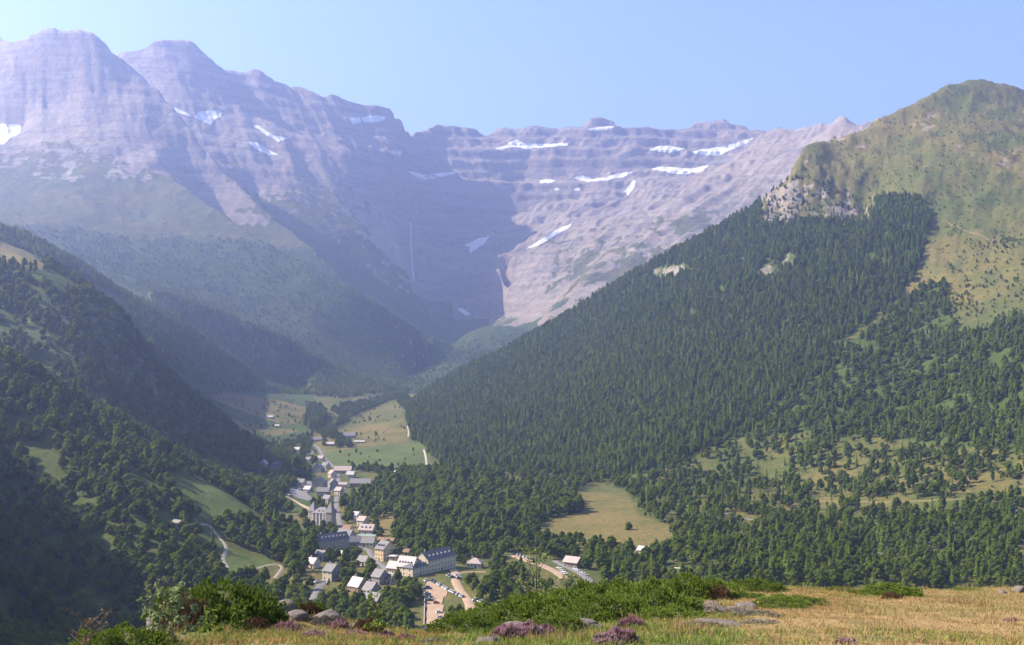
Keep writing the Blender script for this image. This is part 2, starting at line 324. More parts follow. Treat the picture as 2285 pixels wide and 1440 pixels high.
KNOLL = [(878, 1205), (885, 1150), (800, 1112), (825, 1085), (880, 1062), (960, 1052), (1020, 1085), (1110, 1098), (1270, 1102), (1303, 1140), (1240, 1158), (1180, 1182), (1215, 1200), (1000, 1215)]
ROCKS_HILL = [
    [(1703, 502), (1712, 430), (1745, 418), (1782, 400), (1790, 440), (1788, 490), (1750, 500)],
    [(1790, 495), (1796, 415), (1840, 415), (1870, 450), (1900, 445), (1930, 470), (1880, 500), (1830, 480)],
    [(1605, 550), (1610, 515), (1622, 520), (1618, 553)],
    [(1676, 545), (1690, 495), (1715, 490), (1720, 515), (1695, 540)],
    [(1448, 628), (1462, 600), (1530, 590), (1528, 612), (1500, 620), (1460, 630)],
    [(1685, 615), (1700, 595), (1740, 590), (1760, 562), (1785, 588), (1730, 605), (1715, 622)],
    [(1930, 520), (1940, 470), (1952, 468), (1945, 525)], [(1862, 530), (1870, 510), (1880, 512), (1872, 532)],
    [(1285, 890), (1300, 860), (1340, 825), (1362, 830), (1330, 865), (1305, 892)], [(1315, 745), (1330, 738), (1332, 748), (1318, 755)],
]
PALE_FIELDS = [[(470, 890), (500, 872), (680, 908), (690, 935), (640, 950), (560, 925)], [(780, 960), (900, 930), (910, 985), (800, 995)], [(840, 1165), (900, 1140), (895, 1185), (860, 1195)],
               [(0, 540), (60, 560), (110, 600), (60, 600), (0, 585)], [(715, 1005), (790, 1000), (775, 1040), (720, 1040)], [(470, 925), (600, 955), (680, 960), (600, 975), (520, 960)]]
GREEN_FIELDS = [[(700, 1010), (960, 985), (960, 1060), (860, 1055), (780, 1048), (720, 1045)], [(360, 1070), (400, 1060), (482, 1092), (545, 1130), (560, 1165), (430, 1150), (380, 1110)], [(500, 1220), (560, 1240), (620, 1255), (520, 1290), (505, 1260)]]
ROCKS_MID = [[(1020, 772), (1050, 740), (1100, 735), (1180, 745), (1180, 775), (1100, 770)], [(1980, 1290), (1890, 1255), (1930, 1225), (2000, 1235), (1960, 1260)], [(2115, 1235), (2180, 1215), (2170, 1238), (2120, 1245)], [(2050, 1268), (2105, 1245), (2100, 1260), (2060, 1285)]]
CLIFF_L = [(40, 700), (150, 660), (260, 690), (300, 780), (400, 880), (440, 930), (330, 900), (250, 830), (120, 800)]

def poly_any(polys): 
    m = np.zeros(UU.shape, bool)
    for p in polys: m |= in_poly(UU, VV, p)
    return m
dZdu = np.gradient(ZT, axis=1) / np.maximum(np.gradient(XX, axis=1), 1e-3); dZdy = np.gradient(ZT, axis=0) / np.gradient(YY, axis=0)
SL = np.sqrt(dZdu ** 2 + dZdy ** 2)
near = YY < 2900
nz1 = fbm(XX, YY, 240, 4, 0.6, 31); nz2 = fbm(XX, YY, 60, 4, 0.6, 35)
a_rock = np.zeros(UU.shape); a_forest = np.zeros(UU.shape); a_dry = np.zeros(UU.shape); a_lush = np.zeros(UU.shape)
# near half
hillR = near & (UU > 1000) & (ZT > 25)
a_rock = np.where(near, smooth01(nz2 + 0.35 * nz1, 0.24, 0.40) * 0.6 * (VV < 640) * (UU > 1700) * smooth01(VV, 560, 300) + 0, 0)
a_rock = np.maximum(a_rock, np.where(near & (SL > 1.2), smooth01(SL + .4 * nz2, 1.2, 2.0), 0) * .62 * (UU > 1400))
cl2 = near & poly_any(ROCKS_HILL[:2])
a_rock[near & poly_any(ROCKS_HILL)] = np.clip(.5 + .6 * nz2, .1, .9)[near & poly_any(ROCKS_HILL)]
a_rock[cl2] = np.clip(.6 + .75 * nz2, .1, 1)[cl2]
a_rock[(YY < 5000) & poly_any(ROCKS_MID) & (nz2 > -0.1)] = 0.42
a_rock[near & (UU < 700) & in_poly(UU, VV, CLIFF_L)] = 0.35
a_forest[near & (in_poly(UU, VV, RC) | in_poly(UU, VV, MIXD)) & (a_rock < .4)] = 0.9
a_forest[near & in_poly(UU, VV, KNOLL)] = 0.8
a_dry[near] = (0.45 + 0.5 * nz1 + 0.35 * nz2)[near]
a_dry[near & (UU > 1700) & (VV < 700)] += 0.08
a_dry[near & poly_any(PALE_FIELDS)] = 0.95
gf = near & poly_any(GREEN_FIELDS); a_dry[gf] = np.clip(.25 + .5 * nz2, 0, 1)[gf]; a_lush[gf] = np.clip(.5 + .7 * nz2, 0, .9)[gf]
a_dry[near & in_poly(UU, VV, MEADOW)] += 0.22
lf = near & (UU < 700) & (YY > 1080); a_forest[lf] = np.maximum(a_forest[lf], 0.75); a_dry[lf] *= 0.5
pl = near & poly_any(PALE_FIELDS[:2] + PALE_FIELDS[3:4] + PALE_FIELDS[5:6]); a_forest[pl] = 0; a_dry[pl] = np.clip(.62 + .6 * nz2 + .3 * nz1, .1, 1)[pl]
dark = near & (UU < 560) & (YY < 1080); a_forest[dark] = np.maximum(a_forest[dark], 0.45); a_forest[gf] = 0
# far half
fz = ~near
tl = 600 + 110 * nz1 + 60 * nz2                     # tree line
a_forest[fz] = smooth01((tl - ZT), -40, 60)[fz]
lowflank = smooth01(820 + 160 * nz1 + 80 * nz2 - ZT, -60, 120) * (UU < 1060)
gr = smooth01(1020 + 300 * nz1 + 190 * nz2 - ZT, -200, 200) * smooth01(1.3 + 0.3 * nz2 - SL, -0.1, 0.5)
gr = np.maximum(gr, 0.85 * lowflank * smooth01(1.5 - SL, 0, .3)); a_rock[fz] = np.maximum(1 - gr, a_rock)[fz]
rw = fz & (UU > 1090) & (YY > 4700)
gr2 = smooth01(nz1 + 0.6 * nz2, -0.25, 0.3) * smooth01(1000 - ZT, -80, 250) * smooth01(1.25 - SL, 0, 0.35)
a_rock[rw] = np.maximum(0.25, 1 - gr2)[rw]; a_forest[rw] = (a_forest * smooth01(nz2 + 430 - ZT, -100, 60))[rw]
cq = fz & (YY > 5300) & (UU > 830) & (UU < 1180); a_rock[cq] = np.maximum(a_rock, smooth01(ZT, 330, 430))[cq]; a_forest[cq] *= 0.2
calm = (ZT < 480) & (UU < 1010) & (YY > 2400); a_rock[calm] *= 0.35
kn = (YY > 4300) & (YY < 5100) & (UU > 980) & (UU < 1200) & (ZT < 330); a_forest[kn] = .85; a_rock[kn] = np.clip(.1 + .6 * nz2, 0, .6)[kn]
a_forest *= (1 - np.clip(a_rock, 0, 1) * 0.9)
a_dry[fz] = (0.35 + 0.5 * nz1 + 0.3 * nz2)[fz]
a_dry = np.clip(a_dry, 0, 1)

# ------------------------------------------------------------------ materials
def new_mat(name):
    m = bpy.data.materials.new(name); m.use_nodes = True; nt = m.node_tree; nt.nodes.clear()
    out = nt.nodes.new('ShaderNodeOutputMaterial'); b = nt.nodes.new('ShaderNodeBsdfPrincipled')
    b.inputs['Roughness'].default_value = 0.9; b.inputs['Specular IOR Level'].default_value = 0.15
    nt.links.new(b.outputs[0], out.inputs[0]); return m, nt, b
def nd(nt, typ, **kw):
    n = nt.nodes.new(typ)
    for k, v in kw.items():
        if k in n.inputs: n.inputs[k].default_value = v
        else: setattr(n, k, v)
    return n
def mix(nt, fac, a, b, mode='MIX'):
    n = nt.nodes.new('ShaderNodeMix'); n.data_type = 'RGBA'; n.blend_type = mode; n.clamp_factor = True
    for s, v in ((n.inputs[0], fac), (n.inputs[6], a), (n.inputs[7], b)):
        if isinstance(v, (int, float)): s.default_value = v
        elif isinstance(v, tuple): s.default_value = v if len(v) == 4 else (*v, 1)
        else: nt.links.new(v, s)
    return n.outputs[2]
def noise(nt, scale, detail=5, rough=0.6, vec=None, out='Fac'):
    n = nd(nt, 'ShaderNodeTexNoise', Scale=scale, Detail=detail, Roughness=rough)
    if vec is not None: nt.links.new(vec, n.inputs['Vector'])
    return n.outputs[out]
def ramp(nt, src, a, b):
    n = nd(nt, 'ShaderNodeMapRange'); n.interpolation_type = 'SMOOTHSTEP'
    n.inputs[1].default_value = a; n.inputs[2].default_value = b; nt.links.new(src, n.inputs[0]); return n.outputs[0]
def mth(nt, op, a, b=None):
    n = nd(nt, 'ShaderNodeMath', operation=op)
    for s, v in ((n.inputs[0], a), (n.inputs[1], b)):
        if v is None: continue
        if isinstance(v, (int, float)): s.default_value = v
        else: nt.links.new(v, s)
    return n.outputs[0]
def attr(nt, name):
    n = nd(nt, 'ShaderNodeAttribute'); n.attribute_name = name; return n.outputs['Fac']
def pos(nt): return nd(nt, 'ShaderNodeNewGeometry').outputs['Position']

def terrain_mat(name, k, rock_a, rock_b, bump_d):
    m, nt, b = new_mat(name); P = pos(nt)
    n1 = noise(nt, 0.02 * k, 8, 0.65, P); n2 = noise(nt, 0.11 * k, 6, 0.7, P); n3 = noise(nt, 0.55 * k, 4, 0.7, P)
    dry = ramp(nt, mth(nt, 'ADD', attr(nt, 'dry'), mth(nt, 'MULTIPLY', mth(nt, 'SUBTRACT', n2, 0.5), 1.3)), 0.15, 0.95)
    g = mix(nt, dry, (0.062, 0.080, 0.016), (0.170, 0.128, 0.040))
    g = mix(nt, attr(nt, 'lush'), g, (0.095, 0.128, 0.026))
    g = mix(nt, ramp(nt, n3, 0.5, 0.75), g, mix(nt, 0.5, g, (0.03, 0.05, 0.015)))
    fo = mix(nt, n2, (0.022, 0.040, 0.008), (0.075, 0.105, 0.018))
    g = mix(nt, ramp(nt, mth(nt, 'ADD', attr(nt, 'forest'), mth(nt, 'MULTIPLY', mth(nt, 'SUBTRACT', n2, 0.5), 0.9)), 0.3, 0.62), g, fo)
    # rock: strata following height, broken by noise
    sep = nd(nt, 'ShaderNodeSeparateXYZ'); nt.links.new(P, sep.inputs[0])
    strat = nd(nt, 'ShaderNodeCombineXYZ'); nt.links.new(mth(nt, 'MULTIPLY', sep.outputs[2], 1.0), strat.inputs[2])
    nt.links.new(mth(nt, 'MULTIPLY', sep.outputs[0], 0.06), strat.inputs[0]); nt.links.new(mth(nt, 'MULTIPLY', sep.outputs[1], 0.06), strat.inputs[1])
    st = mth(nt, 'ADD', mth(nt, 'MULTIPLY', noise(nt, 0.10 * k, 5, 0.7, strat.outputs[0]), .5), mth(nt, 'MULTIPLY', n2, .5))
    r = mix(nt, ramp(nt, st, 0.35, 0.65), rock_a, rock_b)
    r = mix(nt, ramp(nt, n1, 0.4, 0.7), r, mix(nt, 0.55, r, (0.30, 0.215, 0.145)))
    r = mix(nt, ramp(nt, n3, 0.52, 0.8), r, mix(nt, 0.5, r, (0.10, 0.10, 0.09)))
    rk = ramp(nt, mth(nt, 'ADD', attr(nt, 'rock'), mth(nt, 'MULTIPLY', mth(nt, 'SUBTRACT', n2, 0.5), 1.1)), 0.34, 0.6)
    nt.links.new(mix(nt, rk, g, r), b.inputs['Base Color'])
    bp = nd(nt, 'ShaderNodeBump', Strength=0.8, Distance=bump_d)
    nt.links.new(mth(nt, 'ADD', mth(nt, 'MULTIPLY', n2, 1.0), mth(nt, 'MULTIPLY', n3, 0.35)), bp.inputs['Height']); nt.links.new(bp.outputs[0], b.inputs['Normal'])
    return m
MT_NEAR = terrain_mat('valley_land', 1.0, (0.13, 0.115, 0.10), (0.29, 0.25, 0.215), 3.0)
MT_FAR = terrain_mat('mountain_land', 0.33, (0.135, 0.120, 0.108), (0.36, 0.300, 0.245), 18.0)

def terrain_patch(name, r0, r1, mat):
    rr = r1 - r0 + 1; sl = slice(r0, r1 + 1)
    v = np.stack([XX[sl], YY[sl], ZT[sl]], -1).reshape(-1, 3)
    i = np.arange((rr - 1) * (NU - 1)); a = (i // (NU - 1)) * NU + i % (NU - 1)
    f = np.stack([a, a + 1, a + NU + 1, a + NU], -1)
    me = np_mesh(name, v, f, smooth=True)
    for nm, ar in (('rock', a_rock), ('forest', a_forest), ('dry', a_dry), ('lush', a_lush)): set_attr(me, nm, ar[sl])
    return tag(obj(name, me, None, mat), kind='structure')
rs = int(np.searchsorted(YG, 3000))
terrain_patch('valley_terrain', 0, rs, MT_NEAR)
terrain_patch('mountain_terrain', rs, NR - 1, MT_FAR)

# ------------------------------------------------------------------ haze
def make_haze():
    me = bpy.data.meshes.new('haze'); 
    x0, x1, y0, y1, z0, z1 = -9000, 9000, -400, 9000, -60, 2000
    v = [(x, y, z) for z in (z0, z1) for y in (y0, y1) for x in (x0, x1)]
    me.from_pydata(v, [], [(0, 2, 3, 1), (4, 5, 7, 6), (0, 1, 5, 4), (2, 6, 7, 3), (0, 4, 6, 2), (1, 3, 7, 5)])
    m = bpy.data.materials.new('valley_air'); m.use_nodes = True; nt = m.node_tree; nt.nodes.clear()
    o = nt.nodes.new('ShaderNodeOutputMaterial'); p = nt.nodes.new('ShaderNodeVolumePrincipled')
    p.inputs['Color'].default_value = (0.46, 0.56, 1.0, 1); p.inputs['Density'].default_value = 1.2e-4
    p.inputs['Anisotropy'].default_value = 0.63
    nt.links.new(p.outputs[0], o.inputs['Volume'])
    h = obj('haze', me, None, m); tag(h, kind='stuff'); return h
make_haze()
# ------------------------------------------------------------------ village layout (photo column, row of the ground under the middle; metres)
SLATE, PALE, PINK, BROWN, DARK = 'slate', 'pale', 'pinkish', 'brown', 'dark'
HOUSES = [
    # u, v, length, width, eave, rise, rot, roof kind, roof colour, wall colour, windows per storey (front, side), storeys, dormers(front count, colour), chimneys, label
    dict(n='hotel_tower_house', u=878, v=1268, L=4.6, W=4.6, H=9.0, RH=0.9, rot=-18, roof='hip', rc=PALE, wc='ochre', win=(2, 2), st=3, lab='narrow ochre tower house with overhanging pale roof behind the low hotel annex', over=1.0),
    dict(n='guest_house', u=860, v=1249, L=9, W=14, H=9.2, RH=5.0, rot=-37, roof='gable', rc=SLATE, wc='ochre', win=(3, 4), st=3, dorm=(3, 'dark'), chim=1, lab='tall ochre house with slate roof and dark side wall above the hotel'),
    dict(n='stone_lodge', u=740, v=1224, L=27, W=9, H=7.8, RH=4.6, rot=40, roof='gable', rc=DARK, wc='greystone', win=(9, 2), st=2, dorm=(7, 'white'), chim=1, gw='cream', lab='long dark stone lodge with cream gable and a row of white dormers'),
    dict(n='slate_barn', u=772, v=1208, L=15, W=10, H=4.5, RH=5.5, rot=-35, roof='gable', rc=DARK, wc='greystone', win=(2, 1), st=1, lab='dark slate-roofed barn behind the long stone lodge'),
    dict(n='slate_house', u=788, v=1217, L=12, W=9, H=3.6, RH=4.0, rot=20, roof='gable', rc=SLATE, wc='greystone', win=(3, 1), st=1, chim=1, lab='low grey house with slate roof right of the long stone lodge'),
    dict(n='terrace_house', u=816, v=1218, L=16, W=8, H=3.2, RH=3.2, rot=-14, roof='gable', rc=SLATE, wc='cream', win=(5, 1), st=1, lab='low slate-roofed house in front of the awning terrace'),
    dict(n='inn', u=820, v=1192, L=13.5, W=9, H=4.4, RH=4.2, rot=-18, roof='gable', rc=PINK, wc='cream', win=(5, 2), st=1, dorm=(3, 'dark'), chim=1, lab='inn with pinkish roof and three dark dormers by the yellow field'),
    dict(n='white_house', u=810, v=1173, L=8, W=8.5, H=5.2, RH=3.4, rot=-30, roof='gable', rc=PINK, wc='cream', win=(2, 2), st=2, lab='cream house with pinkish roof behind the inn'),
    dict(n='white_house', u=796, v=1163, L=6.5, W=7, H=6.2, RH=2.8, rot=-32, roof='gable', rc=PALE, wc='white', win=(2, 2), st=2, lab='small white house with pale roof, uppermost of the row by the yellow field'),
    dict(n='long_shed', u=863, v=1212, L=14, W=7, H=2.6, RH=2.0, rot=-16, roof='gable', rc=BROWN, wc='brownwall', win=(3, 1), st=1, lab='long low shed with brown roof right of the awning terrace'),
    dict(n='cottage', u=699, v=1266, L=7, W=8, H=3.6, RH=3.4, rot=-30, roof='gable', rc=PALE, wc='cream', win=(2, 1), st=1, chim=1, lab='small cottage with pale pink roof above the bend of the left road'),
    dict(n='stone_house', u=741, v=1294, L=8, W=11, H=7.0, RH=4.0, rot=-30, roof='gable', rc=SLATE, wc='cream', win=(2, 4), st=2, chim=2, sw='greystone', lab='stone house with cream end wall beside the curve of the left road'),
    dict(n='pale_roof_house', u=799, v=1318, L=9.5, W=9.5, H=3.8, RH=5.0, rot=-38, roof='gable', rc=PALE, wc='brownwall', win=(2, 3), st=1, chim=1, lab='brown house with brightly lit pale roof above the round lawn'),
    dict(n='stone_house', u=848, v=1302, L=7.5, W=10, H=5.4, RH=4.2, rot=-34, roof='gable', rc=SLATE, wc='greystone', win=(2, 3), st=2, chim=1, lab='grey stone house below the pale-roofed hotel block'),
    dict(n='yellow_cottage', u=870, v=1301, L=8.5, W=6, H=3.8, RH=3.4, rot=-42, roof='gable', rc=SLATE, wc='cream', win=(2, 2), st=1, dorm=(2, 'dark'), lab='slate-roofed cottage with yellowish lit end wall below the hotel annex'),
    dict(n='stone_house', u=829, v=1330, L=7.5, W=10, H=4.6, RH=4.4, rot=-35, roof='gable', rc=SLATE, wc='greystone', win=(2, 2), st=1, chim=1, lab='grey stone house right of the pale-roofed brown house'),
    dict(n='stone_house', u=834, v=1352, L=11, W=8, H=4.4, RH=4.0, rot=-30, roof='gable', rc=SLATE, wc='greystone', win=(3, 2), st=1, chim=1, lab='rambling stone house with slate roof, nearest to the viewer'),
    dict(n='garden_hut', u=763, v=1241, L=4, W=4, H=2.4, RH=1.8, rot=-30, roof='gable', rc=PALE, wc='white', win=(1, 1), st=1, lab='tiny white hut among trees right of the long stone lodge'),
    dict(n='chalet', u=1060, v=1266, L=11, W=8.5, H=3.4, RH=3.6, rot=-12, roof='hip', rc=PINK, wc='cream', win=(4, 2), st=1, chim=1, lab='chalet with pink hipped roof standing alone right of the hotel'),
    dict(n='chalet', u=1279, v=1264, L=11.5, W=9, H=4.2, RH=3.2, rot=-34, roof='gable', rc=PINK, wc='brownwall', win=(4, 3), st=2, lab='chalet with pale pink roof beside the roadside parked cars', over=1.0),
    dict(n='barn', u=1437, v=1234, L=9.5, W=7.5, H=2.6, RH=2.8, rot=-36, roof='gable', rc=PALE, wc='greystone', win=(1, 1), st=1, lab='lone small barn with pale pink roof at the foot of the meadow'),
    # upper village
    dict(n='farmhouse', u=713, v=1086, L=12, W=15, H=5.4, RH=6.0, rot=80, roof='gable', rc=SLATE, wc='greystone', win=(3, 4), st=2, chim=1, lab='big slate-roofed house with broad grey gable in the upper village'),
    dict(n='farmhouse', u=710, v=1054, L=12, W=14, H=5.0, RH=5.5, rot=78, roof='gable', rc=SLATE, wc='greystone', win=(3, 3), st=2, chim=1, lab='slate-roofed house directly behind the big grey gabled house'),
    dict(n='long_house', u=766, v=1056, L=23, W=11, H=4.2, RH=5.0, rot=-6, roof='gable', rc=PINK, wc='greystone', win=(6, 2), st=1, chim=2, gw='cream', lab='long house with pinkish roof and cream gable in the upper village'),
    dict(n='long_hall', u=806, v=1086, L=25, W=11, H=4.6, RH=4.6, rot=-8, roof='gable', rc=SLATE, wc='brownwall', win=(7, 2), st=1, gw='cream', lab='long slate-roofed hall at the right end of the upper village'),
    dict(n='shop', u=765, v=1089, L=11, W=8, H=4.4, RH=2.2, rot=-6, roof='gable', rc=PINK, wc='pinkwall', win=(4, 1), st=1, lab='shop house with pinkish white front in the upper village street'),
    dict(n='village_house', u=743, v=1093, L=8, W=10, H=8.2, RH=4.5, rot=-62, roof='gable', rc=SLATE, wc='greystone', win=(2, 3), st=2, gw='white', chim=1, lab='tall house with narrow white end wall in the upper village street'),
    dict(n='village_house', u=722, v=1108, L=14, W=8, H=6.0, RH=4.0, rot=-8, roof='gable', rc=SLATE, wc='greystone', win=(5, 2), st=2, chim=1, gw='cream', lab='grey stone house in front of the big gabled house'),
    dict(n='village_house', u=742, v=1066, L=8, W=9, H=5.5, RH=4, rot=-50, roof='gable', rc=PINK, wc='cream', win=(2, 2), st=2, chim=1, lab='small cream house in the middle of the upper village'),
    dict(n='white_cottage', u=882, v=1061, L=7, W=6.5, H=3.2, RH=3.0, rot=-45, roof='gable', rc=PALE, wc='white', win=(1, 1), st=1, lab='white cottage alone at the edge of the green fields'),
    dict(n='dark_hotel', u=617, v=1049, L=14, W=10, H=6.5, RH=6.0, rot=8, roof='hip', rc=DARK, wc='greystone', win=(5, 2), st=2, dorm=(3, 'white'), lab='dark-roofed hotel with white dormers under the left cliff'),
    dict(n='gabled_house', u=588, v=1043, L=9, W=10, H=5, RH=5.0, rot=85, roof='gable', rc=PALE, wc='greystone', win=(2, 2), st=1, lab='house with white-edged gable left of the dark hotel'),
    dict(n='long_barn', u=708, v=985, L=23, W=9, H=3.4, RH=4.0, rot=28, roof='gable', rc=PINK, wc='cream', win=(5, 1), st=1, lab='long pale-roofed barn at the far left end of the village'),
    dict(n='stone_barn', u=781, v=978, L=20, W=11, H=5.0, RH=5.0, rot=-4, roof='gable', rc=SLATE, wc='greystone', win=(3, 1), st=1, lab='broad stone barn with slate roof beyond the village fields'),
    dict(n='long_barn', u=738, v=995, L=20, W=8, H=3.2, RH=3.0, rot=-4, roof='gable', rc=PALE, wc='greystone', win=(4, 1), st=1, lab='long low barn with pale roof behind the row of bushes'),
    dict(n='long_barn', u=802, v=989, L=18, W=6, H=2.6, RH=1.8, rot=-4, roof='gable', rc=PALE, wc='cream', win=(3, 1), st=1, lab='long narrow pale barn at the right of the far village'),
    dict(n='field_barn', u=603, v=934, L=14, W=7, H=3.0, RH=2.6, rot=-8, roof='gable', rc=PALE, wc='greystone', win=(1, 1), st=1, lab='field barn with pink roof on the pale terraces'),
    dict(n='field_hut', u=619, v=953, L=9, W=6, H=2.4, RH=2.2, rot=-10, roof='gable', rc=PALE, wc='greystone', win=(1, 1), st=1, lab='small field hut below the pink-roofed field barn'),
    dict(n='cottage', u=699, v=1013, L=9, W=8, H=3.6, RH=3.8, rot=70, roof='gable', rc=SLATE, wc='cream', win=(2, 2), st=1, lab='cottage with lit cream gable edge above the upper village'),
    dict(n='cottage', u=689, v=1030, L=9, W=8, H=3.2, RH=3.4, rot=-30, roof='gable', rc=SLATE, wc='greystone', win=(2, 2), st=1, lab='small slate cottage right of the tall dark poplar'),
    dict(n='hill_barn', u=396, v=1176, L=7, W=6, H=2.6, RH=2.6, rot=-30, roof='gable', rc=SLATE, wc='greystone', win=(1, 1), st=1, lab='small slate barn on the left slope beside the hill track'),
    dict(n='white_hut', u=2269, v=1148, L=4, W=3.5, H=2.6, RH=1.4, rot=-30, roof='gable', rc=PALE, wc='white', win=(1, 1), st=1, lab='tiny white hut among trees at the far right edge'),
    dict(n='cottage', u=905, v=1238, L=7, W=5, H=2.6, RH=1.8, rot=-20, roof='gable', rc=BROWN, wc='cream', win=(2, 1), st=1, lab='half hidden cottage with brown roof among trees behind the hotel'),
    dict(n='cottage', u=672, v=1083, L=10, W=8, H=4, RH=3.8, rot=-20, roof='gable', rc=SLATE, wc='cream', win=(3, 2), st=1, chim=1, lab='cottage left of the big gabled house by the shaded courtyard'),
    dict(n='cottage', u=688, v=1098, L=9, W=7, H=3.6, RH=3.2, rot=-30, roof='gable', rc=PALE, wc='greystone', win=(2, 2), st=1, lab='small pale-roofed cottage below the shaded courtyard'),
    dict(n='cottage', u=731, v=1122, L=9, W=8, H=4.5, RH=3.6, rot=-35, roof='gable', rc=SLATE, wc='cream', win=(2, 2), st=1, chim=1, lab='cream cottage just above the pavilion hotel'),
    dict(n='village_house', u=757, v=1104, L=8, W=8, H=5, RH=3.6, rot=-30, roof='gable', rc=PINK, wc='cream', win=(2, 2), st=2, lab='pink-roofed house below the shop in the upper street'),
    dict(n='village_house', u=727, v=1046, L=9, W=9, H=4.6, RH=4, rot=-35, roof='gable', rc=SLATE, wc='cream', win=(2, 2), st=1, lab='cream house right of the two gabled houses'),
    dict(n='village_house', u=783, v=1066, L=10, W=8, H=4.4, RH=3.6, rot=-12, roof='gable', rc=PALE, wc='cream', win=(3, 2), st=1, lab='pale-roofed house between the long pinkish house and the hall'),
    dict(n='cottage', u=776, v=1190, L=8, W=7, H=3.8, RH=3.2, rot=-30, roof='gable', rc=BROWN, wc='cream', win=(2, 2), st=1, lab='brown-roofed cottage by the street left of the inn'),
    dict(n='cottage', u=717, v=1248, L=8, W=7, H=3.6, RH=3.2, rot=-30, roof='gable', rc=SLATE, wc='cream', win=(2, 2), st=1, lab='slate cottage among trees below the long stone lodge'),
    dict(n='cottage', u=812, v=1262, L=8, W=7, H=3.8, RH=3.4, rot=-32, roof='gable', rc=SLATE, wc='cream', win=(2, 2), st=1, chim=1, lab='slate cottage among trees left of the village street'),
    dict(n='cottage', u=716, v=1028, L=9, W=8, H=3.6, RH=3.4, rot=-20, roof='gable', rc=PINK, wc='cream', win=(2, 2), st=1, lab='pink-roofed cottage at the top of the upper village'),
    dict(n='cottage', u=664, v=1008, L=10, W=8, H=3.8, RH=3.4, rot=-20, roof='gable', rc=PALE, wc='cream', win=(2, 2), st=1, lab='pale-roofed cottage above the tall dark poplar'),
]
ROADS = [  # name, label, width, colour, photo polyline
    ('road', 'grey', 6.0, [(698, 1340), (706, 1320), (720, 1300), (734, 1286), (742, 1276), (728, 1270), (704, 1262)]),
    ('hill_track', 'gravel', 3.6, [(420, 1173), (450, 1170), (468, 1172), (478, 1186), (492, 1202), (504, 1216), (506, 1228), (498, 1242), (499, 1254), (510, 1268)]),
    ('hill_track', 'gravel', 3.4, [(520, 1281), (555, 1275), (590, 1264), (615, 1258), (630, 1261), (631, 1268), (622, 1280), (613, 1292)]),
    ('village_street', 'grey', 6.0, [(876, 1282), (860, 1268), (842, 1252), (830, 1240), (822, 1226), (800, 1220), (780, 1196), (760, 1172), (752, 1140), (752, 1112), (752, 1090), (756, 1070), (750, 1046), (722, 1020), (712, 1000), (700, 992)]),
    ('car_park_road', 'tan', 7.0, [(1004, 1262), (1016, 1278), (1016, 1298), (1026, 1318), (1040, 1334), (1048, 1350), (1050, 1380), (1050, 1420)]),
    ('side_lane', 'tan', 3.0, [(1018, 1282), (1045, 1276), (1085, 1277)]),
    ('parking_lane', 'tan', 9.0, [(1140, 1240), (1180, 1252), (1210, 1262), (1240, 1276), (1262, 1292)]),
    ('road', 'grey', 7.0, [(1238, 1252), (1262, 1264), (1290, 1276), (1312, 1292), (1332, 1312)]),
    ('gravel_path', 'white', 3.6, [(946, 1004), (950, 1018), (952, 1034), (958, 1052)]),
    ('gravel_path', 'white', 3.0, [(910, 950), (912, 965), (911, 975)]),
    ('road', 'grey', 6.0, [(1618, 1150), (1640, 1153), (1665, 1158), (1692, 1162)]),
    ('hillside_path', 'trail', 2.0, [(1820, 1118), (1900, 1120), (1980, 1121), (2060, 1118), (2130, 1116), (2180, 1108), (2230, 1098), (2290, 1084)]),
    ('meadow_path', 'white', 2.2, [(1490, 1266), (1520, 1268), (1545, 1272)]),
    ('upper_path', 'trail', 2.2, [(2085, 488), (2120, 500), (2160, 518), (2200, 532), (2240, 545)]),
    ('lane', 'tan', 3.0, [(840, 1320), (856, 1314), (872, 1302)]),
    ('lane', 'tan', 4.0, [(640, 1108), (662, 1120), (690, 1138), (702, 1150)]),
]
PADS = [  # flat paved areas
    ('car_park', 'tan', [(946, 1290), (975, 1299), (1000, 1318), (1002, 1326), (990, 1340), (994, 1380), (988, 1430), (944, 1430), (950, 1340), (948, 1312)]),
    ('village_square', 'grey', [(786, 1196), (842, 1206), (850, 1216), (830, 1224), (800, 1214), (782, 1204)]),
    ('terrace', 'grey', [(650, 1060), (700, 1076), (705, 1086), (660, 1085)]),
    ('courtyard', 'grey', [(640, 1092), (668, 1086), (700, 1112), (690, 1120), (650, 1108)]),
    ('car_park', 'grey', [(770, 1100), (752, 1100), (756, 1086), (775, 1090)]),
    ('round_lawn_drive', 'grey', [(745, 1336), (760, 1324), (780, 1326), (782, 1342), (760, 1352)]),
]
def hotel_frame():
    """world position of the L-shaped hotel's near corner and its two wall directions"""
    return (-69.5, 769.0), (0.57, 0.82), (-0.96, 0.28)
# ------------------------------------------------------------------ foliage materials
def leaf_mat(name, dark, lit, transl=0.22, scale=0.35):
    m, nt, b = new_mat(name); P = pos(nt)
    rnd = nd(nt, 'ShaderNodeObjectInfo').outputs['Random']
    c = mix(nt, rnd, dark, lit)
    c = mix(nt, ramp(nt, noise(nt, scale, 3, 0.6, P), 0.35, 0.7), mix(nt, 0.45, c, dark), c)
    c = mix(nt, ramp(nt, noise(nt, 0.012, 3, 0.6, P), 0.42, 0.62), c, mix(nt, 0.5, c, (0.115, 0.15, 0.028)))
    nt.links.new(c, b.inputs['Base Color'])
    t = nd(nt, 'ShaderNodeBsdfTranslucent'); nt.links.new(c, t.inputs[0])
    mx = nd(nt, 'ShaderNodeMixShader'); mx.inputs[0].default_value = transl
    nt.links.new(b.outputs[0], mx.inputs[1]); nt.links.new(t.outputs[0], mx.inputs[2])
    nt.links.new(mx.outputs[0], [n for n in nt.nodes if n.type == 'OUTPUT_MATERIAL'][0].inputs[0])
    return m
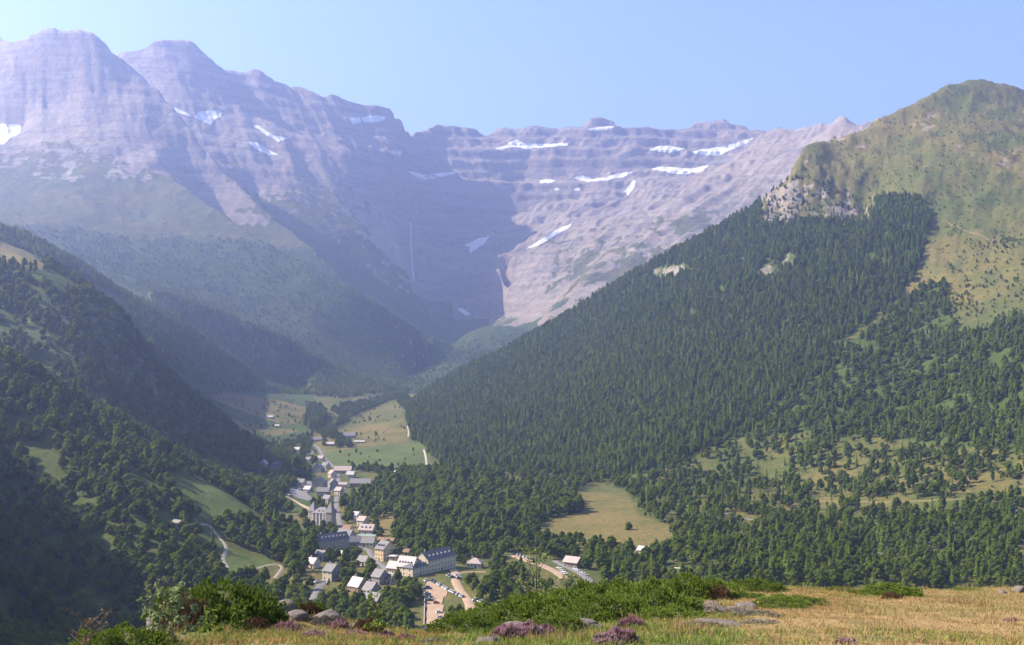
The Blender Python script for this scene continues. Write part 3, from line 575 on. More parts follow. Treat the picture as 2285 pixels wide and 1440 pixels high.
M_LEAF = leaf_mat('broad_leaves', (0.076, 0.114, 0.009), (0.185, 0.235, 0.018), 0.48)
M_NEED = leaf_mat('conifer_needles', (0.078, 0.120, 0.010), (0.165, 0.225, 0.018), 0.48)
M_BARK, _nt, _b = new_mat('bark'); _nt.links.new(mix(_nt, noise(_nt, 1.5, 4, 0.7, pos(_nt)), (0.05, 0.035, 0.025), (0.14, 0.11, 0.085)), _b.inputs['Base Color'])

def ico():
    t = (1 + 5 ** 0.5) / 2
    v = np.array([(-1, t, 0), (1, t, 0), (-1, -t, 0), (1, -t, 0), (0, -1, t), (0, 1, t), (0, -1, -t), (0, 1, -t), (t, 0, -1), (t, 0, 1), (-t, 0, -1), (-t, 0, 1)], float)
    v /= np.linalg.norm(v[0])
    f = [(0, 11, 5), (0, 5, 1), (0, 1, 7), (0, 7, 10), (0, 10, 11), (1, 5, 9), (5, 11, 4), (11, 10, 2), (10, 7, 6), (7, 1, 8), (3, 9, 4), (3, 4, 2), (3, 2, 6), (3, 6, 8), (3, 8, 9), (4, 9, 5), (2, 4, 11), (6, 2, 10), (8, 6, 7), (9, 8, 1)]
    return v, np.array(f)
ICO_V, ICO_F = ico()
def tube(p0, p1, r0, r1, n=5):
    p0 = np.array(p0, float); p1 = np.array(p1, float); d = p1 - p0; d /= np.linalg.norm(d)
    a = np.cross(d, (0, 0, 1) if abs(d[2]) < 0.9 else (1, 0, 0)); a /= np.linalg.norm(a); b = np.cross(d, a)
    th = np.arange(n) / n * 2 * np.pi
    ring = np.cos(th)[:, None] * a + np.sin(th)[:, None] * b
    v = np.concatenate([p0 + ring * r0, p1 + ring * r1]); i = np.arange(n); j = (i + 1) % n
    q = np.stack([i, j, j + n, i + n], -1)
    return v, np.concatenate([q[:, [0, 1, 2]], q[:, [0, 2, 3]]])
class Tri:
    def __init__(s): s.v = []; s.f = []; s.n = 0
    def add(s, v, f):
        s.v.append(np.asarray(v, float)); s.f.append(np.asarray(f) + s.n); s.n += len(v)
    def get(s): return np.concatenate(s.v), np.concatenate(s.f)
def cards(rng, c, nrm, size, jit=0.5, asp=1.0):
    """one leaf-clump quad (2 triangles, slightly folded) per centre"""
    n = len(c); nr = nrm + rng.normal(0, jit, (n, 3)); nr /= np.linalg.norm(nr, axis=1)[:, None]
    a = np.cross(nr, rng.normal(0, 1, (n, 3))); a /= np.linalg.norm(a, axis=1)[:, None]; b = np.cross(nr, a)
    s = (size * rng.uniform(0.6, 1.3, n))[:, None]; a = a * s; b = b * s * asp
    k = nr * s * 0.25
    v = np.stack([c - a - b * .6 - k, c + a * .5 - b + k, c + a + b * .6 - k, c - a * .5 + b + k], 1).reshape(-1, 3)
    i = np.arange(n) * 4
    return v, np.concatenate([np.stack([i, i + 1, i + 2], -1), np.stack([i, i + 2, i + 3], -1)])
def broadleaf(seed, h=11.0, w=4.2, nl=9, nc=46, size=0.75, low=0.22):
    """crown and trunk triangle sets of a broadleaf tree"""
    rng = np.random.default_rng(seed); cr = Tri(); tr = Tri()
    tr.add(*tube((0, 0, -0.8), (0.1, 0.05, h * 0.55), h * 0.022, h * 0.012))
    for k in range(nl):
        th = k * 2.4 + rng.uniform(-.4, .4); t = (k + 0.5) / nl
        rad = w * (0.62 * math.sin(math.pi * min(0.95, 0.25 + 0.7 * t)) + 0.05) * rng.uniform(.7, 1.1)
        c = np.array([math.cos(th) * rad, math.sin(th) * rad, h * (low + 0.14 + (0.80 - low) * t)])
        if k == nl - 1: c[:2] *= 0.25
        lr = w * rng.uniform(0.36, 0.52) * (1.1 - 0.35 * t)
        sc = np.array([lr, lr, lr * 0.95])
        if k % 2 == 0: tr.add(*tube((0.05, 0, h * (low + 0.1 * t)), c * 0.9, h * 0.009, h * 0.004, 4))
        cr.add(ICO_V * sc * 0.82 * rng.uniform(.85, 1.1, (12, 1)) + c, ICO_F)
        d = rng.normal(0, 1, (nc, 3)); d /= np.linalg.norm(d, axis=1)[:, None]
        p = c + d * sc * rng.uniform(.72, 1.08, (nc, 1))
        cr.add(*cards(rng, p, d + np.array([0, 0, .2]), size, 0.28))
    return cr.get(), tr.get()
def conifer(seed, h=17.0, w=2.9, lv=11, nb=9, bare=0.08, size=1.0):
    rng = np.random.default_rng(seed); cr = Tri(); tr = Tri()
    tr.add(*tube((0, 0, -1.0), (0, 0, h * 0.9), h * 0.014, h * 0.003))
    for k in range(lv):
        t = k / (lv - 1); z = h * (bare + (0.97 - bare) * t); r = w * (1 - t) ** 0.85 * rng.uniform(.85, 1.12) + 0.25
        n = max(4, int(nb * (1 - 0.5 * t)))
        th = rng.uniform(0, 6.28) + np.arange(n) / n * 6.283 + rng.normal(0, .15, n); rr = r * rng.uniform(.7, 1.15, n)
        d = np.stack([np.cos(th), np.sin(th), np.zeros(n)], -1); side = np.stack([-np.sin(th), np.cos(th), np.zeros(n)], -1)
        dz = np.array([0, 0, 1.0]); hw = (rr * 0.42 + 0.15)[:, None]; drop = (rr * rng.uniform(.25, .5, n))[:, None]
        base = np.array([0, 0, z]); tip = base + d * rr[:, None] - dz * drop
        mid = base + d * rr[:, None] * 0.55 + dz * 0.02
        v = np.stack([np.broadcast_to(base + dz * h * 0.05, (n, 3)), mid - side * hw - dz * drop * .7, tip, mid + side * hw - dz * drop * .7], 1).reshape(-1, 3)
        i = np.arange(n) * 4; cr.add(v, np.concatenate([np.stack([i, i + 1, i + 2], -1), np.stack([i, i + 2, i + 3], -1)]))
    m = 7; th = np.arange(m) / m * 6.283
    cr.add(np.concatenate([np.stack([np.cos(th) * w * .55, np.sin(th) * w * .55, np.full(m, h * bare)], -1), [[0, 0, h * 0.93]]]), np.stack([np.arange(m), (np.arange(m) + 1) % m, np.full(m, m)], -1))
    return cr.get(), tr.get()
BROAD = [broadleaf(s, h, w, nl) for s, h, w, nl in ((1, 11, 4.2, 9), (2, 12.5, 4.0, 10), (3, 9.5, 4.4, 8), (4, 13, 3.4, 10))]
CONIF = [conifer(s, h, w) for s, h, w in ((11, 18, 3.4), (12, 16, 3.2))] + [broadleaf(15, 15.5, 2.9, 12, 40, .8, .08), broadleaf(17, 17, 2.6, 14, 36, .8, .06)]
SHRUB = [broadleaf(s, 3.0, 1.9, 5, 26, 0.45, 0.02) for s in (21, 22, 23)]
FARB = [broadleaf(s, 11, 4.6, 5, 14, 1.5, 0.05) for s in (31, 32, 33)]
FARC = [conifer(s, 17, 3.4, 6, 6, 0.02) for s in (41, 42, 43)]

# ------------------------------------------------------------------ many trees as one object: prototypes and points in one mesh, geometry nodes put one on each point
def gn_group(nproto):
    ng = bpy.data.node_groups.new('tree_spread', 'GeometryNodeTree'); ng.is_modifier = True
    ng.interface.new_socket('Geometry', in_out='INPUT', socket_type='NodeSocketGeometry'); ng.interface.new_socket('Geometry', in_out='OUTPUT', socket_type='NodeSocketGeometry')
    N = ng.nodes; L = ng.links
    gi = N.new('NodeGroupInput'); go = N.new('NodeGroupOutput')
    def named(nm, t='FLOAT'):
        n = N.new('GeometryNodeInputNamedAttribute'); n.data_type = t; n.inputs['Name'].default_value = nm; return n.outputs[0]
    def sel(k):
        c = N.new('FunctionNodeCompare'); c.data_type = 'FLOAT'; c.operation = 'EQUAL'
        L.new(named('proto'), c.inputs[0]); c.inputs[1].default_value = k; c.inputs[12].default_value = 0.1
        s = N.new('GeometryNodeSeparateGeometry'); s.domain = 'POINT'; L.new(gi.outputs[0], s.inputs[0]); L.new(c.outputs[0], s.inputs[1]); return s.outputs[0]
    g2i = N.new('GeometryNodeGeometryToInstance')
    for k in range(nproto): L.new(sel(float(k)), g2i.inputs[0])
    iop = N.new('GeometryNodeInstanceOnPoints'); iop.inputs['Pick Instance'].default_value = True
    L.new(sel(-1.0), iop.inputs['Points']); L.new(g2i.outputs[0], iop.inputs['Instance'])
    ti = N.new('FunctionNodeFloatToInt'); L.new(named('pid'), ti.inputs[0]); L.new(ti.outputs[0], iop.inputs['Instance Index'])
    cr = N.new('ShaderNodeCombineXYZ'); L.new(named('rot'), cr.inputs[2]); L.new(cr.outputs[0], iop.inputs['Rotation'])
    cs = N.new('ShaderNodeCombineXYZ'); sw = named('sw'); L.new(sw, cs.inputs[0]); L.new(sw, cs.inputs[1]); L.new(named('sh'), cs.inputs[2]); L.new(cs.outputs[0], iop.inputs['Scale'])
    L.new(iop.outputs[0], go.inputs[0]); return ng
def stuff_trees(name, protos, pts, pid, rot, sw, sh, leaf, label, cat):
    vs, fs, pr, mi = [], [], [], []; n = 0
    for k, (c, t) in enumerate(protos):
        for (v, f), m in ((c, 0), (t, 1)):
            vs.append(v); fs.append(f + n); pr.append(np.full(len(v), float(k))); mi.append(np.full(len(f), m)); n += len(v)
    np_ = n; vs.append(pts); pr.append(np.full(len(pts), -1.0))
    me = np_mesh(name, np.concatenate(vs), np.concatenate(fs), False, np.concatenate(mi))
    set_attr(me, 'proto', np.concatenate(pr)); z = np.zeros(np_)
    for nm, a in (('pid', pid), ('rot', rot), ('sw', sw), ('sh', sh)): set_attr(me, nm, np.concatenate([z, a]))
    o = obj(name, me, None, [leaf, M_BARK]); tag(o, label, cat, kind='stuff')
    md = o.modifiers.new('spread', 'NODES'); md.node_group = gn_group(len(protos)); return o

# ------------------------------------------------------------------ where trees grow
CLEAR = []       # photo-plane polygons kept free of tree bases (tracks, roofs, car parks)
for h in HOUSES:
    k = F / (150 * F / max(h['v'] - HV, 60)) ; s = (h['L'] + h['W']) * 0.5 * k; CLEAR.append((h['u'] - s * .62, h['u'] + s * .62, h['v'] - 14, h['v'] + 11 * k * 0.55 + 6))
CLEARP = [p for _, _, p in PADS]
for nm, _, w, pl in ROADS:
    for (ua, va), (ub, vb) in zip(pl[:-1], pl[1:]):
        k = max((va + vb) / 2 - HV, 40) / 150.0; e = w * 0.5 * k + 3
        CLEAR.append((min(ua, ub) - e, max(ua, ub) + e, min(va, vb) - 4, max(va, vb) + min(26, 7 * k)))
CLEARP += [[(862, 1262), (920, 1250), (1012, 1240), (1016, 1290), (985, 1298), (960, 1300), (922, 1306), (862, 1300)], [(985, 1298), (1012, 1275), (1035, 1330), (1005, 1330)],
           [(756, 1326), (800, 1326), (812, 1340), (786, 1346)], [(690, 1150), (760, 1150), (760, 1185), (690, 1185)], [(940, 1290), (1000, 1300), (1010, 1430), (920, 1430), (940, 1380)],
           [(900, 1360), (950, 1330), (950, 1400), (905, 1400)], [(1130, 1235), (1260, 1262), (1340, 1320), (1260, 1320), (1180, 1285)], [(690, 1042), (840, 1057), (838, 1100), (745, 1122), (700, 1118)]]
CELL_A = np.abs(np.gradient(XX, axis=1) * np.gradient(YY, axis=0))
def scatter(poly, dens, yr=(0, 9000), patch=None, clear=True, holes=(), seed=0, extra=None):
    rng = np.random.default_rng(1000 + seed)
    m = in_poly(UU, VV, poly) & (YY > yr[0]) & (YY < yr[1])
    if extra is not None: m &= extra
    w = CELL_A * m
    if patch is not None:
        pn = fbm(XX, YY, patch[0], 3, 0.6, 50 + seed); w = w * (smooth01(pn, patch[1], patch[1] + patch[2]) * (1 - patch[3]) + patch[3])
    tot = w.sum(); n = int(tot * dens)
    if n < 1: return np.zeros((0, 3))
    idx = rng.choice(w.size, n, p=(w / tot).ravel()); r, c = np.unravel_index(idx, w.shape)
    y = np.interp(np.clip(r + rng.uniform(-.5, .5, n), 0, NR - 1), np.arange(NR), YG); u = UG[c] + rng.uniform(-.5, .5, n) * (UG[1] - UG[0])
    x = (u - CU) / F * y; z = ground(x, y); v = HV - (z - ZC) / y * F
    ok = np.ones(n, bool)
    for h in holes: ok &= ~in_poly(u, v, h)
    if clear:
        nr_ = y < 2600
        for a, b, c_, d in CLEAR: ok &= ~((u > a) & (u < b) & (v > c_) & (v < d) & nr_)
        for h in CLEARP: ok &= ~(in_poly(u, v, h) & nr_)
    return np.stack([x, y, z], -1)[ok]
LEFT1 = [(-320, 640), (0, 772), (101, 825), (202, 910), (337, 975), (400, 1035), (545, 1120), (700, 1220), (730, 1290), (690, 1345), (640, 1430), (400, 1700), (-320, 1700)]
LEFT_HOLES = [[(362, 1066), (400, 1056), (482, 1085), (545, 1126), (625, 1180), (560, 1172), (470, 1168), (415, 1140), (385, 1105)], [(250, 1150), (300, 1155), (345, 1185), (420, 1215), (330, 1200)], [(480, 1200), (540, 1225), (640, 1262), (700, 1300), (640, 1262), (520, 1290), (500, 1240)], [(500, 1215), (560, 1232), (600, 1262), (515, 1290)], [(40, 990), (110, 985), (150, 1075), (100, 1080)], [(150, 1110), (200, 1110), (230, 1150), (180, 1150)]]
LEFT2 = [(-320, 500), (0, 585), (110, 590), (200, 622), (290, 700), (345, 800), (440, 890), (540, 965), (650, 1012), (660, 1100), (700, 1215), (560, 1135), (400, 1060), (200, 925), (0, 800), (-320, 640)]
LEFT3 = [(-320, 400), (0, 500), (110, 535), (240, 625), (340, 673), (470, 755), (574, 832), (620, 868), (560, 880), (480, 880), (400, 830), (330, 770), (280, 670), (110, 580), (0, 545), (-320, 480)]
LEFT4 = [(330, 640), (450, 675), (551, 718), (615, 733), (712, 793), (862, 858), (900, 870), (700, 900), (600, 868), (470, 760), (340, 680)]
VALLEY = [(560, 1005), (640, 960), (760, 905), (900, 880), (930, 900), (905, 960), (960, 1010), (965, 1060), (880, 1065), (820, 1090), (800, 1120), (880, 1150), (890, 1210), (1010, 1225), (1200, 1200), (1520, 1225), (1520, 1330), (1080, 1400), (1010, 1420), (900, 1430), (700, 1430), (690, 1345), (720, 1290), (700, 1220), (650, 1120), (640, 1040)]
V_HOLES = [MEADOW, [(745, 962), (800, 925), (880, 893), (912, 925), (908, 985), (960, 985), (960, 1052), (880, 1050), (775, 1045), (706, 1042), (712, 1004), (790, 998)], [(455, 880), (500, 862), (700, 900), (760, 930), (750, 948), (690, 972), (610, 1000), (520, 965)], [(832, 1165), (905, 1138), (895, 1190), (862, 1198)]]
TR = {}
TR['rc'] = scatter(RC, 1 / 33, (1300, 3200), (60, -0.5, 0.25, 0.4), False, ROCKS_HILL[:2] + ROCKS_HILL[4:6], 1)
TR['mixd'] = scatter(MIXD, 1 / 52, (1000, 2300), (55, -0.3, 0.3, 0.2), True, (), 2)
TR['rsp'] = scatter(RSP, 1 / 88, (620, 1700), (50, -0.2, 0.3, 0.16), True, [MEADOW], 3)
TR['rlow'] = scatter([(1500, 1190), (1620, 1165), (1900, 1150), (2620, 1120), (2620, 1330), (1500, 1330)], 1 / 68, (620, 1100), (50, -0.18, 0.25, 0.08), True, ROCKS_MID, 4)
TR['rshr'] = scatter(RSHR, 1 / 95, (1200, 2300), (60, 0.0, 0.3, 0.25), False, (), 5)
TR['knoll'] = scatter(KNOLL, 1 / 46, (900, 1600), None, True, (), 6)
TR['left1'] = scatter(LEFT1, 1 / 44, (470, 1090), (60, -0.3, 0.25, 0.2), True, LEFT_HOLES, 7)
TR['left2'] = scatter(LEFT2, 1 / 60, (1080, 1800), (70, -0.3, 0.3, 0.3), True, [PALE_FIELDS[3]], 8)
TR['left3'] = scatter(LEFT3, 1 / 62, (1750, 2950), None, False, PALE_FIELDS, 9)
TR['left4'] = scatter(LEFT4, 1 / 75, (2700, 3500), None, False, (), 10)
far_ok = (a_forest > 0.35) & (UU < 1250)
TR['far'] = scatter([(-320, 300), (330, 340), (700, 590), (1000, 770), (1180, 740), (1200, 860), (900, 880), (600, 870), (330, 660), (0, 520), (-320, 430)], 1 / 150, (3000, 5000), (90, -0.5, 0.3, 0.3), False, (), 11, far_ok)
TR['valley'] = scatter(VALLEY, 1 / 46, (640, 3100), (45, -0.4, 0.3, 0.2), True, V_HOLES, 12)
TR['below'] = scatter([(540, 1300), (690, 1345), (720, 1345), (800, 1356), (930, 1330), (940, 1420), (900, 1520), (520, 1520)], 1 / 40, (560, 800), None, True, (), 19)
grassy = (a_forest < .4) & (a_rock < .5)
TR['scrub'] = scatter([(1500, 1330), (1300, 1060), (1600, 980), (2000, 700), (2100, 500), (1960, 450), (1780, 340), (1950, 270), (2150, 175), (2620, 300), (2620, 1330)], 1 / 170, (650, 2850), (40, -.1, .3, .25), False, [MEADOW], 20, grassy)
TR['slope'] = scatter([(-320, 1290), (2620, 1290), (2620, 5000), (-320, 5000)], 1 / 110, (235, 655), (60, -.3, .3, .2), True, (), 21)
TR['terr'] = scatter(V_HOLES[2], 1 / 420, (1500, 2700), (40, 0.0, .2, .15), False, (), 18)
TR['gap'] = scatter([(955, 1050), (1150, 1045), (1350, 1060), (1400, 1095), (1330, 1078), (1262, 1108), (1110, 1102), (1020, 1090)], 1 / 85, (1100, 1900), (40, -.25, .25, .15), True, [MEADOW], 17)
TR['field'] = scatter(V_HOLES[1], 1 / 2200, (1300, 2600), None, True, (), 13)
TR['grove'] = scatter([(676, 945), (690, 915), (715, 915), (730, 935), (720, 960), (690, 960)], 1 / 28, (1700, 2700), None, False, (), 14)
TR['upper'] = scatter([(1780, 330), (2000, 330), (2620, 330), (2620, 500), (2080, 480), (1950, 450), (1800, 400)], 1 / 1100, (1800, 2700), (80, 0.0, 0.2, 0.1), False, (), 15)
TR['cliff'] = scatter([(1700, 440), (1790, 380), (1960, 440), (1960, 520), (1900, 560), (1690, 560)], 1 / 95, (2000, 2500), None, False, (), 16)
print('trees', {k: len(v) for k, v in TR.items()})

# what each region grows: share of conifers, height scale
KINDS = dict(slope=(.15, .85), scrub=(0, .3), below=(.05, .85), terr=(.05, .5), gap=(.15, .85), rc=(0.74, 1.05), mixd=(.42, 1.05), rsp=(.35, .95), rlow=(.22, .9), rshr=(.2, .45), knoll=(.12, 1.1), left1=(.03, .95), left2=(.10, .95), left3=(.5, .85), left4=(.45, .85), far=(.55, .7), valley=(.07, .75), field=(.1, .5), grove=(1, 1.15), upper=(0, .35), cliff=(.9, .7))
SOLO = {'broad': [], 'conif': []}; MASS = {'broad': [], 'conif': [], 'farb': [], 'farc': []}
for key, P in TR.items():
    rng = np.random.default_rng(hash(key) % 1 + len(P)); cf, hs = KINDS[key]
    fm = fbm(P[:, 0], P[:, 1], 120, 2, 0.5, 77) * 0.5 if len(P) else 0
    isc = rng.random(len(P)) < np.clip(cf + fm * (1.1 if key in ('rc', 'mixd', 'far', 'left3', 'left4') else .35), 0, 1)
    s = hs * rng.uniform(.65, 1.2, len(P)) * np.where(rng.random(len(P)) < .15, .6, 1)
    for c in (0, 1):
        q = P[isc == bool(c)]; sc = s[isc == bool(c)]
        D = np.column_stack([q, rng.integers(0, 4, len(q)), rng.uniform(0, 6.28, len(q)), sc * rng.uniform(.85, 1.2, len(q)), sc]) if len(q) else np.zeros((0, 7))
        isfar = key in ('left3', 'left4', 'far')
        (MASS[('farc' if c else 'farb') if isfar else ('conif' if c else 'broad')]).append((key, D))
def seen(D, keyname):
    u = CU + F * D[:, 0] / D[:, 1]; v = HV - (D[:, 2] - ZC) / D[:, 1] * F
    edge = np.interp(u, [0, 300, 345, 420, 560, 700, 800, 900, 960, 1010, 1200, 1400, 1650, 1850, 2285], [1440, 1440, 1370, 1325, 1340, 1350, 1375, 1400, 1415, 1385, 1320, 1290, 1280, 1300, 1305])
    return (u > 8) & (u < 2277) & (v < edge + 8)
TREE_TEXT = {
    ('below', 0): ('leafy tree', 'leafy trees in the hollow below the ledge'), ('below', 1): ('pointed conifer', 'conifers in the hollow below the ledge'),
    ('left1', 0): ('leafy tree on the shaded slope left of the village', 'leafy trees on the left slope'), ('left1', 1): ('pointed conifer on the shaded slope left of the village', 'conifers on the left slope'),
    ('valley', 0): ('leafy tree among the village houses and gardens', 'leafy trees between the houses'), ('valley', 1): ('pointed conifer among the village houses and gardens', 'conifers between the houses'),
    ('rlow', 0): ('leafy tree in the open wood right of the meadow', 'leafy trees right of the meadow'), ('rlow', 1): ('pointed conifer in the open wood right of the meadow', 'conifers right of the meadow'),
    ('rsp', 0): ('leafy tree scattered on the grassy lower right hillside', 'scattered leafy trees on the right hillside'), ('rsp', 1): ('pointed conifer scattered on the grassy lower right hillside', 'scattered conifers on the right hillside'),
    ('knoll', 0): ('leafy tree of the dark wood left of the meadow', 'leafy trees of the wood by the meadow'), ('knoll', 1): ('pointed conifer in the dark wood left of the meadow', 'conifers of the wood by the meadow'),
}
MARKS = [(60, 1000, 'brown scree'), (190, 1130, 'rusty clearing'), (330, 1170, 'dry left spur'), (396, 1172, 'small slate hill barn'), (450, 1110, 'green hay strip'), (500, 1230, 'bend of the hill track'), (620, 1262, 'hairpin of the hill track'), (100, 1250, 'dark gorge, left edge'), (300, 1300, 'dark gorge mouth'), (480, 1340, 'domed juniper on the ledge'), (100, 1400, 'bottom left corner'), (600, 1180, 'hay strip, lower end'), (680, 1345, 'left road, near end'),
         (699, 1262, 'pale pink roadside cottage'), (740, 1222, 'long stone lodge'), (720, 1165, 'pavilion hotel'), (741, 1290, 'stone house by the curve'), (799, 1318, 'pale-roofed brown house'), (834, 1350, 'rambling stone house'), (860, 1245, 'tall ochre house'), (960, 1280, 'long hotel wing'), (905, 1290, 'sunlit hotel block'), (970, 1360, 'big car park'), (820, 1190, 'inn by the yellow field'), (870, 1170, 'small yellow field'), (1060, 1265, 'pink hipped chalet'), (1050, 1340, 'car park road'), (1180, 1250, 'parked cars under the trees'), (1279, 1262, 'chalet on the parking road'), (1436, 1232, 'lone barn below the meadow'),
         (1190, 1195, 'lower left meadow tip'), (1280, 1120, 'left edge of the meadow'), (1340, 1080, 'top of the meadow'), (1420, 1150, 'right edge of the meadow'), (1505, 1190, 'lower right meadow tip'), (1520, 1268, 'short white path'), (1655, 1155, 'grey road on the right'), (1000, 1150, 'dark wood on the knoll'), (1100, 1170, 'front of the knoll wood'), (1700, 1050, 'open right hillside grass'), (1850, 1120, 'hillside path, left end'), (2000, 1120, 'hillside path, middle part'), (2180, 1108, 'hillside path, right end'), (2269, 1145, 'tiny white hut'), (2250, 1205, 'pale utility pole'), (2140, 1230, 'reddish rock outcrop'), (2080, 1265, 'rocky stream bank'), (1930, 1255, 'pale earth bank'), (1985, 1310, 'lone juniper on the ledge'), (1750, 1230, 'wood behind the flat junipers'), (1600, 1280, 'broad juniper slope'), (2270, 1300, 'bottom right crest')]
def tree_label(kind_word, x, y, z, size):
    u = CU + F * x / y; v = HV - (z - ZC) / y * F
    m = min(MARKS, key=lambda q: (q[0] - u) ** 2 + ((q[1] - v) * 1.4) ** 2); du, dv = u - m[0], (v - m[1]) * 1.4
    rel = ('right of' if du > 0 else 'left of') if abs(du) > abs(dv) else ('below' if dv > 0 else 'above')
    dist = 'close ' if math.hypot(du, dv) < 28 else ('far ' if math.hypot(du, dv) > 75 else '')
    sw_ = 'small ' if size < .62 else ('tall ' if size > .98 else '')
    return f'{sw_}{kind_word} {dist}{rel} the {m[2]}', m[2], u
ORD = ['first', 'second', 'third', 'fourth', 'fifth', 'sixth', 'seventh', 'eighth', 'ninth', 'tenth', 'eleventh', 'twelfth', 'thirteenth', 'fourteenth', 'fifteenth', 'sixteenth', 'seventeenth', 'eighteenth', 'nineteenth', 'twentieth']
NAMED = {}
def tri_mesh(name, vf, mat):
    me = np_mesh(name, vf[0], vf[1]); me.materials.append(mat); return me
for kind, protos, mat, nm, cat in (('broad', BROAD, M_LEAF, 'leafy_tree', 'tree'), ('conif', CONIF, M_NEED, 'conifer_tree', 'conifer')):
    ms = [(tri_mesh('crown', c, mat), tri_mesh('trunk', t, M_BARK)) for c, t in protos]
    cand = []
    for li, (key, D) in enumerate(MASS[kind]):
        if (key, int(kind == 'conif')) in TREE_TEXT and len(D):
            ok = np.where(seen(D, key))[0]; sz = D[ok, 6] * 12 / D[ok, 1]
            cand += [(-s_, li, int(i)) for s_, i in zip(sz, ok)]
    cand.sort(); cand = cand[:290]; used = {}
    for _, li, i in cand: used.setdefault(li, []).append(i)
    for li, ids in used.items():
        key, D = MASS[kind][li]; lab, grp = TREE_TEXT[(key, int(kind == 'conif'))]
        for i in ids:
            x, y, z, p, ro, sw, sh = D[i]
            e = empty(nm, (x, y, z), ro); e.scale = (sw, sw, sh); lb, mk, uu = tree_label('leafy tree' if kind == 'broad' else 'pointed conifer', x, y, z, sh); tag(e, lb, cat, ('leafy trees near the ' if kind == 'broad' else 'conifers near the ') + mk); NAMED.setdefault(lb, []).append((uu, e))
            link(bpy.data.objects.new('crown', ms[int(p)][0]), e); link(bpy.data.objects.new('trunk', ms[int(p)][1]), e)
        MASS[kind][li] = (key, np.delete(D, ids, 0))
for lb, es in NAMED.items():
    if len(es) > 1:
        es.sort(key=lambda q: q[0])
        for i, (_, e) in enumerate(es): e['label'] = f'{lb}, {ORD[min(i, 19)]} from left'
def mass(name, kind, keys, protos, mat, label, cat):
    D = np.concatenate([d for k, d in MASS[kind] if k in keys])
    if len(D): stuff_trees(name, protos, D[:, :3], D[:, 3] % len(protos), D[:, 4], D[:, 5], D[:, 6], mat, label, cat)
NEARK = ('slope', 'scrub', 'below', 'terr', 'gap', 'rc', 'mixd', 'rsp', 'rlow', 'rshr', 'knoll', 'valley', 'field', 'grove', 'upper', 'cliff'); LK = ('left1', 'left2'); FK = ('left3', 'left4', 'far')
mass('hill_forest', 'conif', NEARK, CONIF, M_NEED, 'dense dark conifer forest covering the right hill', 'forest')
mass('hill_broadleaf_wood', 'broad', NEARK, BROAD, M_LEAF, 'broadleaf woods around the village and up the right hill', 'wood')
mass('left_slope_wood', 'broad', LK, BROAD, M_LEAF, 'shaded broadleaf woods on the left valley side', 'wood')
mass('left_slope_conifers', 'conif', LK, CONIF, M_NEED, 'conifers mixed into the shaded left valley side', 'forest')
mass('far_wood', 'farb', FK, FARB, M_LEAF, 'hazy broadleaf woods on the far left ridges', 'wood')
mass('far_forest', 'farc', FK, FARC, M_NEED, 'hazy conifer forest on the far left ridges', 'forest')
# the tall dark poplar in the upper village and the small bushes along the field edges
def single_tree(name, u, v, protos, k, mat, sw, sh, label, cat, group=None, parts=True):
    h_ = hit(u, v)
    if h_ is None: return
    e = empty(name, h_, u * 0.37); e.scale = (sw, sw, sh); tag(e, label, cat, group)
    link(bpy.data.objects.new('crown', TM[(protos, k)][0]), e); link(bpy.data.objects.new('trunk', TM[(protos, k)][1]), e)
TM = {}
for nm, pr, mat in (('B', BROAD, M_LEAF), ('C', CONIF, M_NEED), ('S', SHRUB, M_LEAF)):
    for k, (c, t) in enumerate(pr): TM[(nm, k)] = (tri_mesh('crown', c, mat), tri_mesh('trunk', t, M_BARK))
single_tree('poplar_tree', 661, 1072, 'C', 2, M_NEED, 2.3, 2.1, 'tall dark columnar tree left of the upper village', 'tree')
for i, (u, v) in enumerate([(812 + 10.5 * k, 1042 + 1.5 * k + (k % 3) * 1.2) for k in range(9)]):
    single_tree('hedge_shrub', u, v, 'S', i % 3, M_LEAF, 1.9, 2.1, f'round shrub, {ORD[i]} from the left in the row along the green field', 'shrub', 'shrubs along the field edge')
single_tree('meadow_tree', 1403, 1182, 'S', 0, M_LEAF, 2.2, 2.2, 'lone bush standing in the open meadow', 'bush')
# ------------------------------------------------------------------ building materials
def flat_mat(name, a, b, scale=0.8, rough=0.85, detail=4, stretch=None):
    m, nt, bs = new_mat(name); P = nd(nt, 'ShaderNodeTexCoord').outputs['Object']
    if stretch:
        mp = nd(nt, 'ShaderNodeMapping'); mp.inputs['Scale'].default_value = stretch; nt.links.new(P, mp.inputs[0]); P = mp.outputs[0]
    n = noise(nt, scale, detail, 0.65, P)
    nt.links.new(mix(nt, ramp(nt, n, 0.3, 0.7), a, b), bs.inputs['Base Color']); bs.inputs['Roughness'].default_value = rough
    return m
WALLS = {'ochre': flat_mat('ochre_render', (0.52, 0.37, 0.20), (0.62, 0.46, 0.27)), 'cream': flat_mat('cream_render', (0.46, 0.38, 0.27), (0.58, 0.50, 0.37)),
         'white': flat_mat('white_render', (0.55, 0.51, 0.46), (0.68, 0.64, 0.59)), 'greystone': flat_mat('grey_stone', (0.20, 0.175, 0.16), (0.36, 0.32, 0.28), 1.6),
         'brownwall': flat_mat('brown_timber', (0.20, 0.13, 0.09), (0.33, 0.24, 0.17), 1.2), 'pinkwall': flat_mat('pink_render', (0.60, 0.42, 0.36), (0.72, 0.56, 0.50))}
